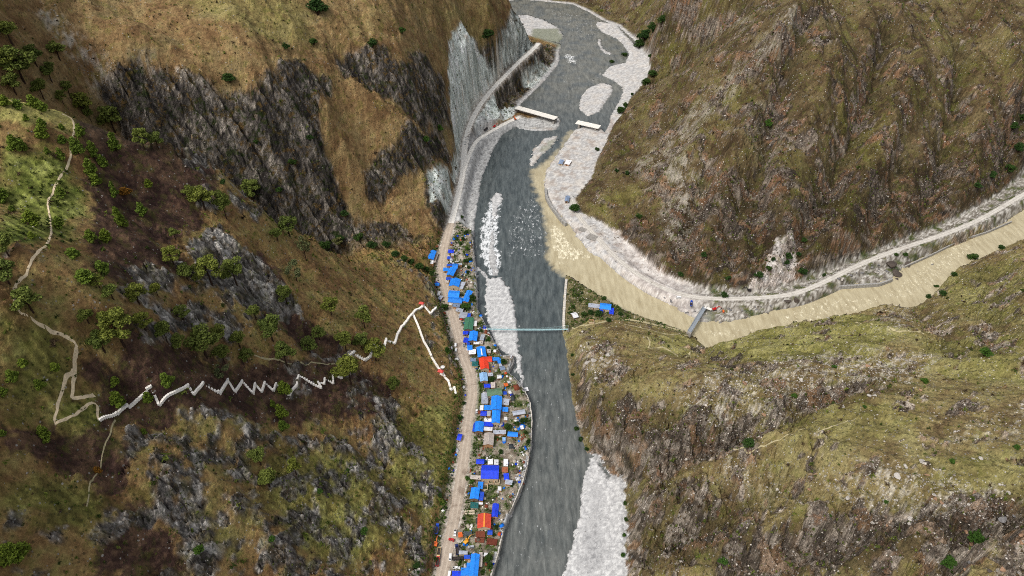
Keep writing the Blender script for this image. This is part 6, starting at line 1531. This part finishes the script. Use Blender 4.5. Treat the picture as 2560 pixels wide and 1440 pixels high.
BO = [(2242,686,26,m_dk),(2222,662,28,m_dk),(2270,664,18,m_dk),(2290,656,16,m_dk),(2244,702,14,m_dk),(1990,752,20,m_dk),(1968,756,20,m_dk),(2330,664,14,m_bl),(2294,680,12,m_bl),(2316,664,8,m_bl),(2180,768,9,m_dk),(2142,762,8,m_dk),(2138,772,7,m_dk),(2096,784,10,m_bl),(2080,778,8,m_bl),(1920,786,9,m_dk),(1898,806,8,m_dk),(1986,796,6,m_dk),(1921,790,7,m_gr),(2060,790,9,m_gr),(2070,796,8,m_gr),(1880,820,6,m_dk)]
for u, v, w, m_ in BO: boulder(u, v, w, m_, {'dark_boulder': 'dark', 'granite': 'pale', 'slate_grey': 'grey'}[m_.name] + ' boulder in the brown river', 'boulders by the brown river')
rsb = np.random.RandomState(4)
def scatter(n, poly, wr, m_, phrase, grp):
    P = np.array(poly); k = 0
    lo, hi = P.min(0), P.max(0)
    while k < n:
        q = lo + (hi - lo) * rsb.rand(2)
        if poly_sd(np.array([q[0]]), np.array([q[1]]), P, 500)[0] < 0:
            boulder(q[0], q[1], rsb.uniform(*wr), m_ if not isinstance(m_, list) else m_[rsb.randint(len(m_))], phrase, grp, .25); k += 1
scatter(14, [(2400,1320),(2560,1260),(2560,1440),(2380,1440)], (10, 20), [m_or, m_dk, m_bl], 'big weathered boulder', 'big weathered boulders')
scatter(24, [(1900,1180),(2560,1130),(2560,1300),(2000,1330)], (9, 18), [m_gr, m_gr, m_or], 'pale granite boulder', 'pale boulders on the near hillside')
scatter(20, [(1800,940),(2400,880),(2300,980),(1900,1060)], (8, 15), [m_gr, m_gr, m_or], 'pale granite boulder', 'pale boulders on the near hillside')
scatter(14, [(1440,860),(1530,860),(1560,940),(1480,960)], (7, 14), m_gr, 'whitish boulder', 'whitish boulders on the knoll')
scatter(22, [(1650,740),(1720,790),(1900,775),(2000,750),(1900,760),(1760,775)], (5, 9), [m_gr, m_bl], 'grey bank boulder', 'bank boulders by the truss footbridge')
scatter(16, [(2030,720),(2200,660),(2260,640),(2220,680),(2080,705)], (6, 11), [m_gr, m_bl], 'grey bank boulder', 'bank boulders by the green plot')
0 and scatter(20, [(200,1240),(1000,1080),(1050,1440),(150,1440)], (18, 42), m_bl, 'grey slab of rock', 'grey rock slabs on the near slope')
0 and scatter(10, [(460,600),(640,640),(760,770),(600,760)], (18, 36), m_bl, 'grey slab of rock', 'grey rock slabs on the near slope')
name_all()

def stuff_mesh(name, pos, size, base_v, base_f, colr, m_, label, cat, squash=(1, 1, .7), seed=0):
    rs = np.random.RandomState(seed); n = len(pos); bv = np.array(base_v, np.float32); bf = np.array(base_f); k = len(bv)
    a = rs.uniform(0, 6.28, n); ca, sa = np.cos(a)[:, None], np.sin(a)[:, None]
    sc = size[:, None, None] * rs.uniform(.65, 1.35, (n, 1, 3)) * np.array(squash)
    V = bv[None] * (1 + rs.uniform(-.22, .22, (n, k, 3))) * sc
    V = np.stack([V[..., 0] * ca - V[..., 1] * sa, V[..., 0] * sa + V[..., 1] * ca, V[..., 2]], -1) + pos[:, None]
    F = (bf[None] + (np.arange(n) * k)[:, None, None]).reshape(-1, bf.shape[1])
    me = bpy.data.meshes.new(name); me.vertices.add(n * k); me.vertices.foreach_set('co', V.ravel().astype(np.float32))
    me.loops.add(F.size); me.loops.foreach_set('vertex_index', F.ravel().astype(np.int32)); me.polygons.add(len(F)); me.polygons.foreach_set('loop_start', np.arange(0, F.size, F.shape[1], dtype=np.int32)); me.polygons.foreach_set('loop_total', np.full(len(F), F.shape[1], np.int32)); me.update()
    vattr(me, 'tint', np.repeat(colr, k, 0).astype(np.float32))
    return link(name, me, m_, label=label, category=cat, kind='stuff')
def tint_mat(name, rough=.9):
    m = new_mat(name, rough=rough, spec=.15); n = NT(m); n.l(n.attr('tint').outputs['Color'], n.b.inputs['Base Color']); return m
OCT_V = [(.55, 0, 0), (0, .55, 0), (-.55, 0, 0), (0, -.55, 0), (.1, .08, .55), (0, 0, -.45)]; OCT_F = [(0, 1, 4), (1, 2, 4), (2, 3, 4), (3, 0, 4), (1, 0, 5), (2, 1, 5), (3, 2, 5), (0, 3, 5)]
rs_ = np.random.RandomState(3)
frustum = (np.abs(FX) < .78 * (FY * CP + (CAMZ - Z.ravel()) * SP)) & (FY < 1500)
def pick(w, n):
    w = np.where(frustum, w, 0).astype(float); w = w * np.repeat(np.gradient(ROWY) * halfw(ROWY), NC)
    i = rs_.choice(len(w), n, p=w / w.sum()); dx_ = rs_.uniform(-.8, .8, (n, 2)); px = FX[i] + dx_[:, 0]; py = FY[i] + dx_[:, 1]
    return i, np.column_stack([px, py, H(px, py)])
zr = Z.ravel()
w_ = wNR * (.08 + 1.5 * screeNR + .7 * nrr) + wFR * (.03 + .8 * paleFR + .5 * frr) + wFL * (.006 + .35 * slideFL + .06 * smooth(.2, .4, nC)) + wL * (.01 + .10 * smooth(.35, .6, nB) + .12 * rockm)
i, P = pick(w_ * free + .6 * slipFR, 27000)
sz = rs_.gamma(2.2, .28, len(P)) + .25; tone = rs_.uniform(0, 1, (len(P), 1))
tint = lin(104, 96, 88) + (lin(198, 191, 181) - lin(104, 96, 88)) * tone ** 1.2
stuff_mesh('scattered_stones', P, sz, OCT_V, OCT_F, tint, tint_mat('loose_stone'), 'pale loose stones strewn over the hillsides', 'stones', seed=1)
i, P = pick(np.where((barw > .4) & (dFw < 4) & (zr > .3), 1, 0) * np.where(y < 640, 3, 1) + .3 * lowbank * (flatw < .3), 11000)
sz = rs_.gamma(2.0, .14, len(P)) + .12; tone = rs_.uniform(0, 1, (len(P), 1)); tint = lin(128, 126, 124) + (lin(228, 227, 224) - lin(128, 126, 124)) * tone ** .7
stuff_mesh('river_cobbles', P, sz, OCT_V, OCT_F, tint, tint_mat('river_cobble'), 'white and grey cobbles on the gravel bars', 'cobbles', seed=2)
# low scrub: each tuft a handful of leaf faces
TV = []; TF = []; rr_ = np.random.RandomState(12)
for k in range(9):
    a = k * 2.4; c_ = np.array([.3 * math.cos(a) * (k % 3) / 2, .3 * math.sin(a) * (k % 3) / 2, .12 + .35 * rr_.rand()]); e = rr_.normal(size=(3, 3)) * .26
    TV += [tuple(c_ + e[0]), tuple(c_ + e[1]), tuple(c_ + e[2])]; TF.append((3 * k, 3 * k + 1, 3 * k + 2))
w_ = wFR * (.15 + .8 * darkFR + .9 * frr) + wNR * (.12 + 1.3 * darkNR + .7 * nrr) + wFL * (.15 + .5 * cliff + .4 * smooth(.3, .5, nC)) + wL * (.35 + .9 * greenL + .5 * smooth(.1, .5, nB)) * (1 - .7 * burnL)
i, P = pick(w_ * free, 32000)
sz = rs_.gamma(2.4, .45, len(P)) + .5; tone = rs_.uniform(0, 1, (len(P), 1)); gsel2 = rs_.uniform(0, 1, (len(P), 1)) < np.where(wL[i] > .5, .85, .4)[:, None]
tint = np.where(gsel2, lin(44, 56, 22) + (lin(100, 110, 46) - lin(44, 56, 22)) * tone, lin(52, 42, 32) + (lin(98, 82, 58) - lin(52, 42, 32)) * tone)
stuff_mesh('low_scrub', P, sz, TV, TF, tint, tint_mat('scrub_leaf'), 'low dark scrub dotted over the slopes', 'scrub', (1, 1, 1), seed=3)
w_ = isv * np.where(x > rx - 75, 1, .3) * smooth(.0, .25, fbm(x / 12, y / 12, 3, 141) + nC * .3) * smooth(.5, 3, roadd) + pen * .15 + (1 - smooth(2, 12, np.abs(roadd - 5))) * wL * .8 * smooth(2, 4, roadd)
i, P = pick(w_ * smooth(1.5, 3, roadd) * (zr > 3), 9000)
sz = rs_.gamma(2.2, .35, len(P)) + .4; tone = rs_.uniform(0, 1, (len(P), 1)); tint = lin(26, 50, 16) + (lin(84, 108, 40) - lin(26, 50, 16)) * tone
stuff_mesh('garden_weeds', P, sz, TV, TF, tint, tint_mat('weed_leaf'), 'green weeds and crops between the houses', 'weeds', (1, 1, .9), seed=4)
i, P = pick(isv * smooth(.8, 3, roadd) * smooth(-.1, .2, nC), 5000)
sz = rs_.gamma(1.8, .18, len(P)) + .2; tone = rs_.uniform(0, 1, (len(P), 1)); tint = lin(90, 80, 70) + (lin(232, 226, 216) - lin(90, 80, 70)) * tone
stuff_mesh('yard_rubble', P, sz, OCT_V, OCT_F, tint, tint_mat('rubble'), 'rubble and scraps strewn in the village yards', 'rubble', seed=5)
# small goods in the yards: tarps, crates, tins
i, P = pick(isv * (x < rx) * smooth(1.5, 4, roadd) * smooth(.0, .3, fbm(x / 14, y / 14, 2, 160) + .12), 900)
pal = np.array([lin(30, 110, 210), lin(24, 60, 190), lin(190, 190, 194), lin(228, 226, 222), lin(120, 66, 48), lin(96, 84, 72), lin(170, 160, 146), lin(60, 64, 66), lin(190, 80, 50)]); tint = pal[rs_.choice(9, len(P), p=[.12, .08, .18, .14, .12, .14, .12, .07, .03])]
BOX_V = [(-.5, -.5, 0), (.5, -.5, 0), (.5, .5, 0), (-.5, .5, 0), (-.48, -.48, .8), (.48, -.48, .8), (.48, .48, .8), (-.48, .48, .8)]; BOX_F = [(4, 5, 6, 7), (0, 1, 5, 4), (1, 2, 6, 5), (2, 3, 7, 6), (3, 0, 4, 7)]
stuff_mesh('yard_clutter', P, rs_.gamma(2.2, .4, len(P)) + .4, BOX_V, BOX_F, tint, tint_mat('clutter_paint'), 'crates, tarps and scraps crowded between the houses', 'clutter', (1.2, 1, .7), seed=6)
scene.cycles.filter_width = 1.0
scene.cycles.use_denoising = False
print('done', time.time() - T0)
